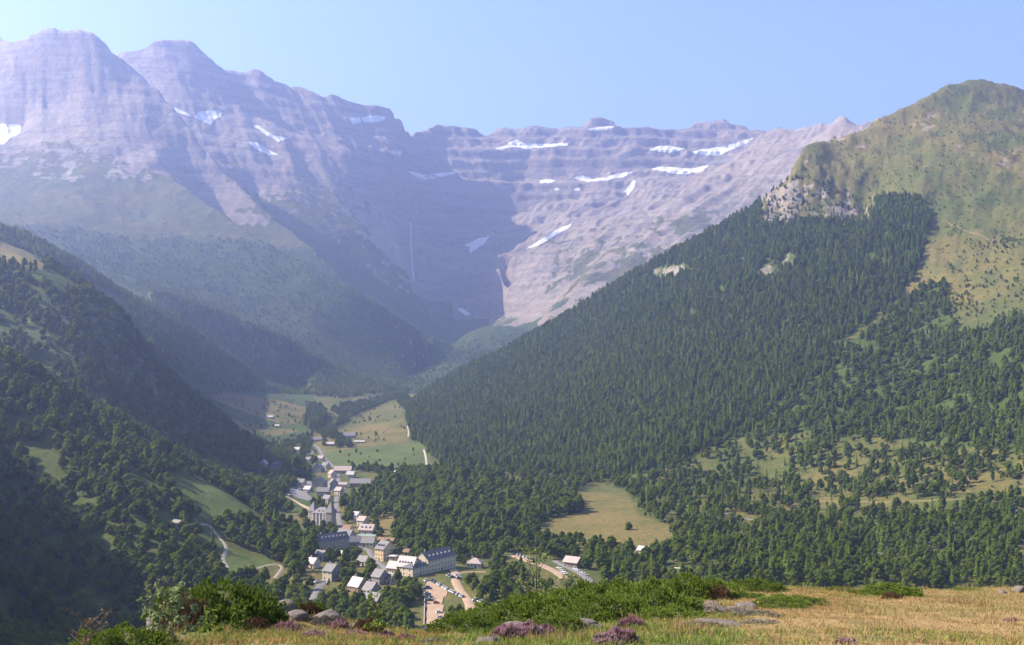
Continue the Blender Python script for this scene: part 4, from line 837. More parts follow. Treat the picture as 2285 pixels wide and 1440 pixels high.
ROOFS = {SLATE: flat_mat('slate_tiles', (0.12, 0.113, 0.116), (0.23, 0.215, 0.21), 2.2, 0.55), PALE: flat_mat('pale_slabs', (0.34, 0.30, 0.285), (0.48, 0.43, 0.41), 1.6, 0.6),
         PINK: flat_mat('pinkish_slabs', (0.29, 0.225, 0.205), (0.41, 0.33, 0.30), 1.8, 0.6), BROWN: flat_mat('brown_tiles', (0.17, 0.10, 0.065), (0.28, 0.18, 0.12), 1.6), DARK: flat_mat('dark_slate', (0.055, 0.058, 0.07), (0.12, 0.12, 0.135), 2.0, 0.5)}
M_PANE = flat_mat('window_glass', (0.02, 0.025, 0.03), (0.05, 0.055, 0.06), 1.0, 0.15)
M_WHITE = flat_mat('white_paint', (0.66, 0.65, 0.62), (0.78, 0.77, 0.74))
M_DARKW = flat_mat('dark_wood', (0.05, 0.04, 0.035), (0.10, 0.08, 0.07))
M_STONE = flat_mat('chimney_stone', (0.28, 0.24, 0.21), (0.42, 0.37, 0.33), 2)

def poly_mesh(name, v, f, mats, mi=None):
    me = bpy.data.meshes.new(name); me.from_pydata([tuple(map(float, p)) for p in v], [], [tuple(q) for q in f])
    for m in mats: me.materials.append(m)
    if mi is not None: me.polygons.foreach_set('material_index', mi)
    me.update(); return me
def box_vf(x0, x1, y0, y1, z0, z1):
    return ([(x0, y0, z0), (x1, y0, z0), (x1, y1, z0), (x0, y1, z0), (x0, y0, z1), (x1, y0, z1), (x1, y1, z1), (x0, y1, z1)],
            [(0, 3, 2, 1), (4, 5, 6, 7), (0, 1, 5, 4), (1, 2, 6, 5), (2, 3, 7, 6), (3, 0, 4, 7)])
def boxes(name, bl, mats, mis=None):
    v, f, mi = [], [], []
    for k, b in enumerate(bl):
        bv, bf = box_vf(*b); f += [tuple(i + len(v) for i in q) for q in bf]; v += bv; mi += [mis[k] if mis else 0] * 6
    return poly_mesh(name, v, f, mats, mi)
# shared small parts: window faces -Y, origin at its middle on the wall plane
ME_WIN = boxes('window', [(-.62, .62, -.05, .10, -.85, .85), (-.48, .48, -.075, .0, -.70, .70)], [M_WHITE, M_PANE], [0, 1])
ME_DOOR = boxes('door', [(-.75, .75, -.05, .10, 0, 2.3), (-.58, .58, -.075, .0, 0.05, 2.15)], [M_STONE, M_DARKW], [0, 1])
ME_CHIM = boxes('chimney', [(-.45, .45, -.35, .35, -1.2, 1.3), (-.55, .55, -.45, .45, 1.3, 1.5)], [M_STONE])
def dormer_mesh(front, roofm):
    v = [(-.75, -.1, -.2), (.75, -.1, -.2), (.75, -.1, 1.15), (-.75, -.1, 1.15), (0, -.1, 1.95), (-.75, 2.4, -.2), (.75, 2.4, -.2), (.75, 2.4, 1.15), (-.75, 2.4, 1.15), (0, 2.4, 1.95),
         (-.45, -.16, .1), (.45, -.16, .1), (.45, -.16, 1.05), (-.45, -.16, 1.05),
         (-1.0, -.4, .95), (0, -.4, 2.1), (1.0, -.4, .95), (-1.0, 2.5, .95), (0, 2.5, 2.1), (1.0, 2.5, .95), (-1.0, -.4, .83), (0, -.4, 1.96), (1.0, -.4, .83)]
    f = [(0, 1, 2, 4, 3), (1, 6, 7, 2), (5, 0, 3, 8), (10, 11, 12, 13), (14, 15, 18, 17), (15, 16, 19, 18), (14, 20, 21, 15), (15, 21, 22, 16)]
    return poly_mesh('dormer', v, f, [front, roofm, M_PANE], [0, 0, 0, 2, 1, 1, 1, 1])
DORM = {}
def dormer(front, rc):
    k = (front, rc)
    if k not in DORM: DORM[k] = dormer_mesh(M_WHITE if front == 'white' else M_DARKW, ROOFS[rc])
    return DORM[k]
def part(name, me, parent, loc=(0, 0, 0), rz=0.0, sc=None):
    o = bpy.data.objects.new(name, me); o.location = loc; o.rotation_euler = (0, 0, rz)
    if sc: o.scale = sc
    return link(o, parent)
def build_house(name, loc, rot, L, W, H, RH, roof, rc, wc, win, st, label, dorm=None, chim=0, gw=None, sw=None, over=0.55, cat='house', dorm_side=-1, door=True, found=3.0):
    e = empty(name, loc, R(rot)); tag(e, label, cat)
    l, w = L / 2, W / 2; wm = WALLS[wc]; gm = WALLS[gw or wc]; sm = WALLS[sw or wc]
    # walls: long sides along x, gables on the ends
    v = [(-l, -w, -found), (l, -w, -found), (l, w, -found), (-l, w, -found), (-l, -w, H), (l, -w, H), (l, w, H), (-l, w, H)]
    f = [(0, 1, 5, 4), (2, 3, 7, 6)]; mi = [0, 0]
    if roof == 'gable':
        v += [(-l, 0, H + RH), (l, 0, H + RH)]; f += [(3, 0, 4, 8, 7), (1, 2, 6, 9, 5)]; mi += [1, 2]
        o = over; k = RH / w; g = 0.22
        rv = []
        for x in (-l - o * .8, l + o * .8):
            rv += [(x, -w - o, H - k * o), (x, 0, H + RH), (x, w + o, H - k * o), (x, -w - o, H - k * o + g), (x, 0, H + RH + g), (x, w + o, H - k * o + g)]
        rf = [(3, 9, 10, 4), (4, 10, 11, 5), (0, 1, 7, 6), (1, 2, 8, 7), (0, 3, 4, 1), (1, 4, 5, 2), (6, 7, 10, 9), (7, 8, 11, 10), (0, 6, 9, 3), (2, 5, 11, 8)]
    else:
        f += [(3, 0, 4, 7), (1, 2, 6, 5)]; mi += [1, 2]
        o = over; rl = max(l - w, 0.02) if roof == 'hip' else 0.02; z0 = H - 0.1
        rv = [(-l - o, -w - o, z0), (l + o, -w - o, z0), (l + o, w + o, z0), (-l - o, w + o, z0), (-l - o, -w - o, z0 + .22), (l + o, -w - o, z0 + .22), (l + o, w + o, z0 + .22), (-l - o, w + o, z0 + .22), (-rl, 0, H + RH), (rl, 0, H + RH)]
        rf = [(0, 3, 2, 1), (0, 1, 5, 4), (1, 2, 6, 5), (2, 3, 7, 6), (3, 0, 4, 7), (4, 5, 9, 8), (5, 6, 9), (6, 7, 8, 9), (7, 4, 8)]
    part('wall', poly_mesh('wall', v, f, [wm, gm, sm], mi), e)
    ro = part('roof', poly_mesh('roof', rv, rf, [ROOFS[rc]]), e)
    sh = H / st
    for s in range(st):
        z = sh * (s + .55)
        for i in range(win[0]):
            x = -l + L * (i + .5) / win[0]
            if door and s == 0 and i == win[0] // 2: part('door', ME_DOOR, e, (x, -w, 0)); continue
            part('window', ME_WIN, e, (x, -w, z))
        for i in range(win[1]):
            y = -w + W * (i + .5) / win[1]
            part('window', ME_WIN, e, (-l, -y, z), R(-90)); part('window', ME_WIN, e, (l, y, z), R(90))
    if dorm:
        n, fr = dorm
        for i in range(n):
            x = -l * .86 + 2 * l * .86 * (i + .5) / n
            part('dormer', dormer(fr, rc), ro, (x, -w * .66, H + RH * .22))
    for i in range(chim): part('chimney', ME_CHIM, ro, ((-.7 if i == 0 else .65) * l * (0.6 if roof != 'gable' else 1), 0.2 * w, H + RH * .92))
    return e
for h in HOUSES:
    p = hit(h['u'], h['v']); k = dict(h); u, v = k.pop('u'), k.pop('v'); nm = k.pop('n'); lab = k.pop('lab')
    if p is None: continue
    cat = {'barn': 'barn', 'long_barn': 'barn', 'slate_barn': 'barn', 'stone_barn': 'barn', 'field_barn': 'barn', 'hill_barn': 'barn', 'chalet': 'chalet', 'long_shed': 'shed', 'garden_hut': 'hut', 'white_hut': 'hut', 'field_hut': 'hut', 'dark_hotel': 'hotel', 'shop': 'shop', 'inn': 'inn'}.get(nm, 'house')
    build_house(nm, p, k.pop('rot'), label=lab, cat=cat, **k)

# ------------------------------------------------------------------ the L-shaped hotel (one thing each for its distinct blocks)
(cx_, cy_), d1, d2 = hotel_frame()
def along(s, t): return (cx_ + d1[0] * s + n1[0] * t, cy_ + d1[1] * s + n1[1] * t)
n1 = (-d1[1], d1[0])                                      # into the building
a1 = math.degrees(math.atan2(d1[1], d1[0])); gz = 0.0
x, y = along(33, 6.0)
build_house('hotel_wing', (x, y, float(ground(x, y))), a1, 32, 12, 9.6, 5.2, 'gable', DARK, 'cream', (9, 3), 3, 'long cream hotel wing with dark slate roof and six white dormers beside the car park', dorm=(6, 'white'), chim=1, cat='hotel', gw='cream', found=5)
x, y = along(8.4, 5.5)
build_house('hotel_corner_block', (x, y, float(ground(x, y))), a1, 17, 11, 6.0, 5.4, 'hip', DARK, 'cream', (5, 2), 2, 'low hotel corner block with dark hipped roof and three white dormers', dorm=(3, 'white'), cat='hotel', found=5)
a2 = -26.0
d2 = (math.cos(R(a2)), math.sin(R(a2))); x, y = cx_ - d2[0] * 7.5 + 2.6, cy_ - d2[1] * 7.5 + 6.2
build_house('hotel_front_block', (x, y, float(ground(x, y))), a2, 13.5, 10, 6.8, 6.2, 'gable', PALE, 'ochre', (6, 2), 2, 'sunlit ochre hotel block with pale roof and five dark dormers', dorm=(5, 'dark'), cat='hotel', found=5)
x2, y2 = x - d2[0] * 11.4, y - d2[1] * 11.4 + 0.8
build_house('hotel_annex', (x2, y2, float(ground(x2, y2))), a2, 8.6, 8, 4.4, 4.0, 'gable', PALE, 'ochre', (4, 2), 1, 'low ochre hotel annex with pale roof left of the dormered block', cat='hotel', found=5)
# ------------------------------------------------------------------ the grand old hotel with two pavilions
p = hit(720, 1172); e = empty('pavilion_hotel', p, R(-22)); tag(e, 'grand cream hotel with two steep pavilion roofs and white pilasters above the trees', 'hotel')
def sub_block(e, x, y, L, W, H, RH, wc, rc, nm='wing'):
    l, w, o = L / 2, W / 2, .5
    part(nm, boxes(nm, [(x - l, x + l, y - w, y + w, -4, H)], [WALLS[wc]]), e)
    rl = max(l - w, .4); v = [(x - l - o, y - w - o, H), (x + l + o, y - w - o, H), (x + l + o, y + w + o, H), (x - l - o, y + w + o, H), (x - rl, y, H + RH), (x + rl, y, H + RH)]
    return part('roof', poly_mesh('roof', v, [(0, 3, 2, 1), (0, 1, 5, 4), (1, 2, 5), (2, 3, 4, 5), (3, 0, 4)], [ROOFS[rc]]), e)
r1 = sub_block(e, 0, 0, 16, 10, 11.5, 5, 'greystone', SLATE); r2 = sub_block(e, -10.5, 1, 6.2, 8, 12.5, 8, 'cream', SLATE, 'pavilion'); r3 = sub_block(e, 9.5, -1.5, 6.5, 8, 12.5, 9, 'greystone', SLATE, 'pavilion')
for k, x in enumerate((-7.2, -3.6, 0, 3.6, 6.0)): part('pilaster', boxes('pilaster', [(x - .55, x + .55, -5.35, -4.9, -3, 12.2)], [WALLS['white']]), e)
for s in range(4):
    for x in (-5.4, -1.8, 1.8, 4.8): part('window', ME_WIN, e, (x, -5, 1.2 + 2.9 * s))
    for x in (8, 11): part('window', ME_WIN, e, (x, -5.5, 1.2 + 2.9 * s))
    for x in (-11.5, -9.2): part('window', ME_WIN, e, (x, -3.0, 1.2 + 2.9 * s))
    for y in (-1, 3): part('window', ME_WIN, e, (-13.6, y, 1.2 + 2.9 * s), R(-90))
for x in (-1.5, 2.5): part('dormer', dormer('white', SLATE), r1, (x, -3.6, 12.2))
for x, y, z in ((-10, 1, 19.5), (9.5, -1.5, 20.5), (13.5, 1.5, 14)): part('chimney', ME_CHIM, r3, (x, y, z))

# ------------------------------------------------------------------ roads, paths, car parks laid on the ground
SURF = {'trail': flat_mat('earth_trail', (0.16, 0.125, 0.06), (0.25, 0.19, 0.10), 0.4), 'grey': flat_mat('worn_asphalt', (0.13, 0.12, 0.117), (0.19, 0.176, 0.172), 0.25), 'tan': flat_mat('packed_gravel', (0.27, 0.185, 0.12), (0.36, 0.255, 0.175), 0.18), 'gravel': flat_mat('grey_gravel', (0.20, 0.175, 0.135), (0.29, 0.25, 0.20), 0.4), 'white': flat_mat('pale_gravel', (0.34, 0.29, 0.23), (0.46, 0.40, 0.33), 0.4)}
def resample(p, step):
    out = [p[0]]
    for a, b in zip(p[:-1], p[1:]):
        n = max(1, int(np.hypot(*(b[:2] - a[:2])) / step))
        for i in range(1, n + 1): out.append(a + (b - a) * i / n)
    return np.array(out)
for ri, (nm, mat, wd, pl) in enumerate(ROADS):
    pts = [hit(u, v) for u, v in pl]; pts = np.array([q for q in pts if q])
    P = resample(pts, 3.0)
    for _ in range(3): P[1:-1] = (P[:-2] + 2 * P[1:-1] + P[2:]) / 4
    t = np.gradient(P[:, :2], axis=0); t /= np.maximum(np.linalg.norm(t, axis=1), 1e-6)[:, None]; nrm = np.stack([-t[:, 1], t[:, 0]], -1)
    offs = np.linspace(-.5, .5, 5) * wd; vv = []
    for o_ in offs:
        xy = P[:, :2] + nrm * o_; vv.append(np.column_stack([xy, ground(xy[:, 0], xy[:, 1]) + 0.35 - (0.5 if abs(o_) > .49 * wd else 0)]))
    v = np.stack(vv, 1).reshape(-1, 3); n = len(P); i = np.arange((n - 1) * 4); a = (i // 4) * 5 + i % 4
    tag(obj(nm, np_mesh(nm, v, np.stack([a, a + 1, a + 6, a + 5], -1), True), None, SURF[mat]), kind='structure')
for nm, mat, poly in PADS:
    us = np.array([q[0] for q in poly]); vs = np.array([q[1] for q in poly])
    W3 = np.array([hit(u, v) for u, v in poly]); x0, y0 = W3[:, :2].min(0); x1, y1 = W3[:, :2].max(0)
    st = 1.6; gx_, gy_ = np.meshgrid(np.arange(x0, x1 + st, st), np.arange(y0, y1 + st, st)); ins = in_poly(gx_, gy_, W3[:, :2].tolist())
    h_, w_ = gx_.shape; v = np.stack([gx_, gy_, ground(gx_, gy_) + .32], -1).reshape(-1, 3); idx = np.arange(h_ * w_).reshape(h_, w_)
    q = ins[:-1, :-1] & ins[1:, :-1] & ins[:-1, 1:] & ins[1:, 1:]
    f = np.stack([idx[:-1, :-1][q], idx[:-1, 1:][q], idx[1:, 1:][q], idx[1:, :-1][q]], -1)
    us_, inv = np.unique(f, return_inverse=True)
    if len(f): tag(obj(nm, np_mesh(nm, v[us_], inv.reshape(f.shape), True), None, SURF[mat]), kind='structure')

# ------------------------------------------------------------------ cars
def paint(name, c):
    m, nt, b = new_mat(name); b.inputs['Base Color'].default_value = (*c, 1); b.inputs['Roughness'].default_value = 0.25; b.inputs['Specular IOR Level'].default_value = 0.5; return m
CARP = {'white': paint('white_car_paint', (0.75, 0.75, 0.74)), 'silver': paint('silver_car_paint', (0.45, 0.46, 0.48)), 'dark grey': paint('dark_car_paint', (0.06, 0.065, 0.075)), 'blue': paint('blue_car_paint', (0.04, 0.08, 0.25)), 'red': paint('red_car_paint', (0.35, 0.03, 0.03))}
def loft(name, secs, mats):
    """closed body from cross-sections (x, [(y, z)...])"""
    v, f = [], []; n = len(secs[0][1])
    for x, ring in secs: v += [(x, y, z) for y, z in ring]
    for k in range(len(secs) - 1):
        for i in range(n): j = (i + 1) % n; f.append((k * n + i, k * n + j, (k + 1) * n + j, (k + 1) * n + i))
    f += [tuple(range(n))[::-1], tuple(range((len(secs) - 1) * n, len(secs) * n))]
    return poly_mesh(name, v, f, mats)
def car_secs(L, wd, low, belt, top):
    def ring(h, k=1.0): return [(-wd * k, low), (wd * k, low), (wd * k, belt * .8 + low * .2), (wd * .94 * k, h), (-wd * .94 * k, h), (-wd * k, belt * .8 + low * .2)]
    body = [(-L / 2, ring(belt * .86, .9)), (-L / 2 + .25, ring(belt, 1)), (-.2, ring(belt)), (L * .2, ring(belt * .98)), (L / 2 - .35, ring(belt * .82)), (L / 2, ring(belt * .62, .88))]
    def rc_(b, t, k): return [(-wd * .9, b), (wd * .9, b), (wd * .72 * k, t), (-wd * .72 * k, t)]
    cab = [(-L / 2 + .3, rc_(belt - .02, belt + .03, 1)), (-L * .30, rc_(belt - .02, top, 1)), (L * .05, rc_(belt - .02, top, 1)), (L * .24, rc_(belt - .02, belt + .03, 1))]
    return body, cab
ME_WHEEL = None
def wheel_mesh():
    v, f = tube((0, -.1, 0), (0, .1, 0), .33, .33, 8); return poly_mesh('wheel', v, [tuple(q) for q in f] + [tuple(range(8))[::-1], tuple(range(8, 16))], [M_DARKW])
ME_WHEEL = wheel_mesh(); CARM = {}
for cn, m in CARP.items():
    for kind, dims in (('car', (4.2, .86, .28, .88, 1.46)), ('van', (5.0, .98, .32, 1.15, 2.2))):
        bs, cs = car_secs(*dims); CARM[(cn, kind)] = (loft('body', bs, [m]), loft('cabin', cs, [M_PANE]), poly_mesh('car_roof', [(-dims[0] * .27, -dims[1] * .66, dims[4] + .01), (dims[0] * .04, -dims[1] * .66, dims[4] + .01), (dims[0] * .04, dims[1] * .66, dims[4] + .01), (-dims[0] * .27, dims[1] * .66, dims[4] + .01), (-dims[0] * .26, -dims[1] * .62, dims[4] + .05), (dims[0] * .03, -dims[1] * .62, dims[4] + .05), (dims[0] * .03, dims[1] * .62, dims[4] + .05), (-dims[0] * .26, dims[1] * .62, dims[4] + .05)], box_vf(0, 1, 0, 1, 0, 1)[1], [m]), dims)
def car(u, v, rz, col, label, group, kind='car'):
    p = hit(u, v)
    if p is None: return
    b, c, r, d = CARM[(col, kind)]
    e = empty('parked_' + kind, (p[0], p[1], p[2] + .38), R(rz)); tag(e, label, kind, group)
    part('body', b, e); part('cabin', c, e); part('car_roof', r, e)
    for sx in (-.31, .31):
        for sy in (-1, 1): part('wheel', ME_WHEEL, e, (sx * d[0], sy * (d[1] - .06), .33))
rc_ = random.Random(5)
def car_row(p0, p1, n, rz, where, jit=1.0, cols=None):
    for i in range(n):
        t = (i + .5) / n; c = (cols[i % len(cols)] if cols else rc_.choice(['white', 'white', 'silver', 'dark grey', 'dark grey', 'blue']))
        car(p0[0] + (p1[0] - p0[0]) * t + rc_.uniform(-.4, .4) * jit, p0[1] + (p1[1] - p0[1]) * t, rz + rc_.uniform(-6, 6), c, f'{c} car, {ORD[i]} from left {where}', f'cars {where}')
car_row((963, 1297), (1000, 1318), 9, 62, 'in the diagonal row above the car park')
car_row((1000, 1318), (1034, 1335), 9, 62, 'in the diagonal row beside the road')
car_row((953, 1324), (961, 1344), 6, 8, 'in the short left row of the car park', cols=['white', 'dark grey', 'silver', 'dark grey', 'white', 'dark grey'])
car_row((999, 1284), (1012, 1292), 5, 20, 'in the cluster where the road leaves the hotel', cols=['dark grey', 'white', 'dark grey', 'silver', 'dark grey'])
car_row((1021, 1284), (1027, 1296), 3, 10, 'on the right side of the road below the hotel', cols=['white', 'white', 'dark grey'])
car_row((1058, 1340), (1085, 1348), 5, 25, 'by the trees behind the juniper slope', cols=['white', 'dark grey', 'white', 'silver', 'dark grey'])
car_row((1145, 1237), (1200, 1254), 8, 60, 'in the row under the trees right of the chalet')
car_row((1280, 1270), (1308, 1286), 5, -30, 'along the road below the pink-roofed chalet', cols=['white', 'white', 'silver', 'white', 'silver'])
car_row((1245, 1268), (1262, 1284), 4, -30, 'on the left verge of the chalet road', cols=['white', 'silver', 'white', 'white'])
car_row((740, 1100), (760, 1082), 8, 50, 'in the upper village street', cols=['white', 'dark grey', 'silver', 'white'])
car_row((655, 1090), (690, 1100), 7, 40, 'in the shaded upper courtyard', cols=['blue', 'blue', 'silver', 'dark grey'])
for u, v, rz, c, lab, kd in ((980, 1369, 20, 'white', 'white car alone in the open middle of the car park', 'car'), (983, 1381, -5, 'silver', 'silver car nearest to the viewer in the car park', 'car'), (974, 1348, 4, 'red', 'reddish car beside the short row in the car park', 'car'),
                             (956, 1316, -8, 'blue', 'blue van parked at the left edge of the car park', 'van'), (952, 1298, 40, 'white', 'white car at the upper left corner of the car park', 'car'), (707, 1301, 50, 'white', 'white car on the left road beside the trees', 'car'),
                             (1626, 1149, 10, 'white', 'white car on the short road across the right slope', 'car'), (925, 1216, 30, 'white', 'white van among the trees behind the hotel', 'van'), (992, 1226, 30, 'white', 'white van at the edge of the wood above the hotel wing', 'van'), (985, 1230, 20, 'silver', 'silver car beside the white van above the hotel wing', 'car'),
                             (1018, 1257, 20, 'white', 'white van at the far end of the hotel wing', 'van')):
    car(u, v, rz, c, lab, None, kd)

# ------------------------------------------------------------------ street terrace awning
M_AWN = flat_mat('green_awning', (0.16, 0.22, 0.19), (0.24, 0.30, 0.27))
p = hit(819, 1202); e = empty('terrace_awning', (p[0], p[1], p[2]), R(-14)); tag(e, 'long grey-green awning over the terrace in front of the inn', 'awning')
part('canopy', poly_mesh('canopy', [(-8, -2, 2.4), (8, -2, 2.4), (8, 2, 3.3), (-8, 2, 3.3), (-8, -2, 2.5), (8, -2, 2.5), (8, 2, 3.4), (-8, 2, 3.4)], box_vf(0, 1, 0, 1, 0, 1)[1], [M_AWN]), e)
for x in (-7.6, -2.6, 2.6, 7.6): part('post', boxes('post', [(x - .08, x + .08, -1.9, -1.74, -1, 2.4)], [M_WHITE]), e)
# utility poles
for u, v, hgt, lab in ((2250, 1212, 8.5, 'slim pale utility pole among the trees at the far right'), (2093, 1256, 7, 'utility pole beside the rocky stream bank'), (1132, 1070, 8, 'utility pole by the small field above the wood')):
    p = hit(u, v)
    if p:
        e = empty('utility_pole', p); tag(e, lab, 'pole'); vt, ft = tube((0, 0, -.5), (0, 0, hgt), .16, .1, 6)
        part('post', poly_mesh('post', vt, [tuple(q) for q in ft], [M_WHITE]), e); part('crossarm', boxes('crossarm', [(-.8, .8, -.06, .06, hgt - .7, hgt - .55)], [M_WHITE]), e)
# boundary walls of pale stone in the village
def stone_wall(u0, v0, u1, v1, lab, h=1.3, t=.5):
    a = np.array(hit(u0, v0)); b = np.array(hit(u1, v1)); P = resample(np.array([a, b]), 4.0); d = (b - a)[:2]; d /= np.linalg.norm(d); n = np.array([-d[1], d[0]]) * t / 2
    v = []; f = []
    for k, q in enumerate(P):
        z = float(ground(q[0], q[1])); v += [(*(q[:2] - n), z - .8), (*(q[:2] + n), z - .8), (*(q[:2] + n), z + h), (*(q[:2] - n), z + h)]
    for k in range(len(P) - 1):
        for i in range(4): j = (i + 1) % 4; f.append((4 * k + i, 4 * k + j, 4 * k + 4 + j, 4 * k + 4 + i))
    f += [(3, 2, 1, 0), tuple(4 * (len(P) - 1) + i for i in range(4))]
    tag(obj('stone_wall', poly_mesh('stone_wall', v, f, [M_STONE])), lab, 'wall')
for a in ((738, 1286, 728, 1306, 'pale curved wall along the left road bend'), (838, 1322, 858, 1317, 'pale garden wall below the grey stone houses'), (795, 1196, 838, 1203, 'white wall at the edge of the village square'), (818, 1049, 860, 1055, 'long pale wall beside the row of shrubs'), (948, 1330, 946, 1400, 'stone retaining wall along the left side of the car park'), (696, 1138, 664, 1124, 'pale wall beside the lane left of the pavilion hotel'), (655, 1108, 640, 1104, 'pale wall by the shaded courtyard')):
    stone_wall(*a)

# ------------------------------------------------------------------ snow fields and the great waterfall
M_SNOW, _nt, _b = new_mat('old_snow'); _nt.links.new(mix(_nt, noise(_nt, 0.03, 5, 0.6, pos(_nt)), (0.58, 0.57, 0.57), (0.80, 0.80, 0.81)), _b.inputs['Base Color'])
SNOW = [
    ([(0, 276), (48, 279), (46, 298), (20, 312), (8, 325), (-20, 325)], 'snow field at the left edge of the highest peak'),
    ([(432, 264), (440, 252), (468, 246), (497, 249), (492, 262), (478, 268), (470, 281), (452, 272)], 'broad snow field under the second peak'),
    ([(378, 240), (395, 243), (415, 252), (432, 262), (420, 262), (398, 254)], 'thin snow tongue left of the broad snow field'),
    ([(562, 278), (578, 280), (592, 293), (612, 303), (648, 309), (622, 317), (598, 306), (576, 290)], 'winding snow strip right of the second peak'),
    ([(553, 318), (572, 318), (600, 335), (622, 346), (600, 348), (572, 334)], 'shaded snow strip below the winding one'),
    ([(805, 262), (836, 259), (862, 261), (858, 268), (836, 276), (810, 273)], 'bright snow patch near the notched end of the left ridge'),
    ([(779, 264), (803, 262), (806, 274), (786, 280)], 'shaded snow patch beside the bright ridge-end patch'),
    ([(1100, 333), (1122, 327), (1140, 316), (1155, 312), (1168, 321), (1225, 322), (1270, 319), (1268, 327), (1210, 330), (1170, 334), (1145, 328), (1120, 336)], 'long bright snow band high on the cirque wall'),
    ([(1303, 291), (1330, 285), (1352, 282), (1372, 284), (1352, 292), (1325, 294)], 'snow cap under the square summit block'),
    ([(864, 336), (900, 335), (916, 339), (892, 350), (872, 346)], 'shaded snow patch below the ridge notch'),
    ([(906, 380), (930, 386), (955, 392), (985, 386), (1024, 384), (990, 395), (950, 402), (930, 396)], 'snow strip on the middle ledge, left part'),
    ([(1030, 547), (1052, 541), (1066, 533), (1096, 527), (1078, 548), (1048, 567), (1046, 552)], 'shaded snow patch low in the cirque bowl'),
    ([(1170, 560), (1200, 540), (1228, 522), (1250, 510), (1276, 499), (1268, 510), (1240, 527), (1205, 547)], 'long slanting snow gully on the sunlit slope'),
    ([(1376, 434), (1396, 424), (1412, 403), (1420, 404), (1412, 424), (1402, 438), (1394, 430)], 'forked snow patch on the sunlit scree'),
    ([(1453, 379), (1475, 372), (1500, 374), (1540, 377), (1582, 369), (1566, 383), (1530, 391), (1492, 386)], 'bright snow field on the right ledge'),
    ([(1446, 336), (1470, 326), (1495, 326), (1530, 332), (1508, 341), (1470, 340)], 'snow field above the right ledge'),
    ([(1541, 340), (1570, 333), (1610, 327), (1650, 318), (1684, 306), (1664, 323), (1630, 337), (1602, 348), (1562, 347)], 'largest snow field below the right summit'),
    ([(1276, 398), (1300, 392), (1322, 400), (1350, 397), (1380, 387), (1425, 381), (1390, 396), (1350, 405), (1310, 407)], 'snow strip in the middle of the cirque ledge'),
    ([(1203, 404), (1225, 401), (1242, 405), (1230, 411), (1208, 411)], 'small snow patch left of the middle strip'),
    ([(1018, 688), (1036, 690), (1054, 704), (1040, 706), (1028, 698)], 'small snow remnant at the foot of the cirque'),
    ([(1236, 421), (1246, 419), (1250, 425), (1240, 427)], 'tiny snow spot on the sunlit ledges'), ([(1281, 421), (1296, 420), (1294, 427), (1284, 427)], 'tiny snow spot right of the other on the sunlit ledges'),
]
def drape(poly, ymin, ymax, dz, rough=1.0):
    """fine sheet on the visible ground inside a photo outline"""
    us = [q[0] for q in poly]; vs = [q[1] for q in poly]; st = 1.5
    ug = np.arange(min(us) - 2, max(us) + 3, st); V_, F_ = [], []
    c = np.clip((ug - U0) / (U1 - U0) * (NU - 1), 0, NU - 1.001); c0 = c.astype(int); fc = c - c0
    rows = np.where((YG > ymin) & (YG < ymax))[0]; sub = 3
    yy = np.interp(np.arange(0, len(rows) - 1, 1 / sub), np.arange(len(rows)), YG[rows])
    Yg, Ug = np.meshgrid(yy, ug, indexing='ij'); Xg = (Ug - CU) / F * Yg; Zg = ground(Xg, Yg); Vg = HV - (Zg - ZC) / Yg * F
    ins = in_poly(Ug + 3.0 * rough * fbm(Xg, Yg, 40, 3, .6, 101), Vg + 2.4 * rough * fbm(Xg, Yg, 40, 3, .6, 105), poly)
    q = (ins[:-1, :-1].astype(int) + ins[1:, :-1] + ins[:-1, 1:] + ins[1:, 1:]) >= 3
    idx = np.arange(Ug.size).reshape(Ug.shape); f = np.stack([idx[:-1, :-1][q], idx[:-1, 1:][q], idx[1:, 1:][q], idx[1:, :-1][q]], -1)
    if not len(f): return None
    v = np.stack([Xg, Yg, Zg + dz], -1).reshape(-1, 3); used_, inv = np.unique(f, return_inverse=True)
    return np_mesh('snow_field', v[used_], inv.reshape(f.shape), True)
for poly, lab in SNOW:
    cu = np.mean([q[0] for q in poly]); cv = np.mean([q[1] for q in poly]); p = hit(max(cu, 2), cv)
    if p is None: continue
    me = drape(poly, p[1] - 330, p[1] + 330, 2.0)
    if me: tag(obj('snow_field', me, None, M_SNOW), lab, 'snow', 'snow fields on the mountains')
M_FALL, _nt, _b = new_mat('falling_water'); _b.inputs['Base Color'].default_value = (0.46, 0.48, 0.52, 1)
for poly, lab in (([(914.5, 488), (918.5, 488), (920, 560), (922, 600), (929, 640), (936, 668), (930, 668), (924, 640), (917.5, 600), (915.5, 560)], 'tall thin waterfall down the shaded cirque wall'),
                  ([(1119, 590), (1122, 590), (1124, 604), (1121, 606)], 'short waterfall at the lip of the sunlit ledge')):
    p = hit(np.mean([q[0] for q in poly]), np.mean([q[1] for q in poly]))
    if p:
        me = drape(poly, p[1] - 420, p[1] + 420, 2.5, 0.25)
        if me: tag(obj('waterfall', me, None, M_FALL), lab, 'waterfall')
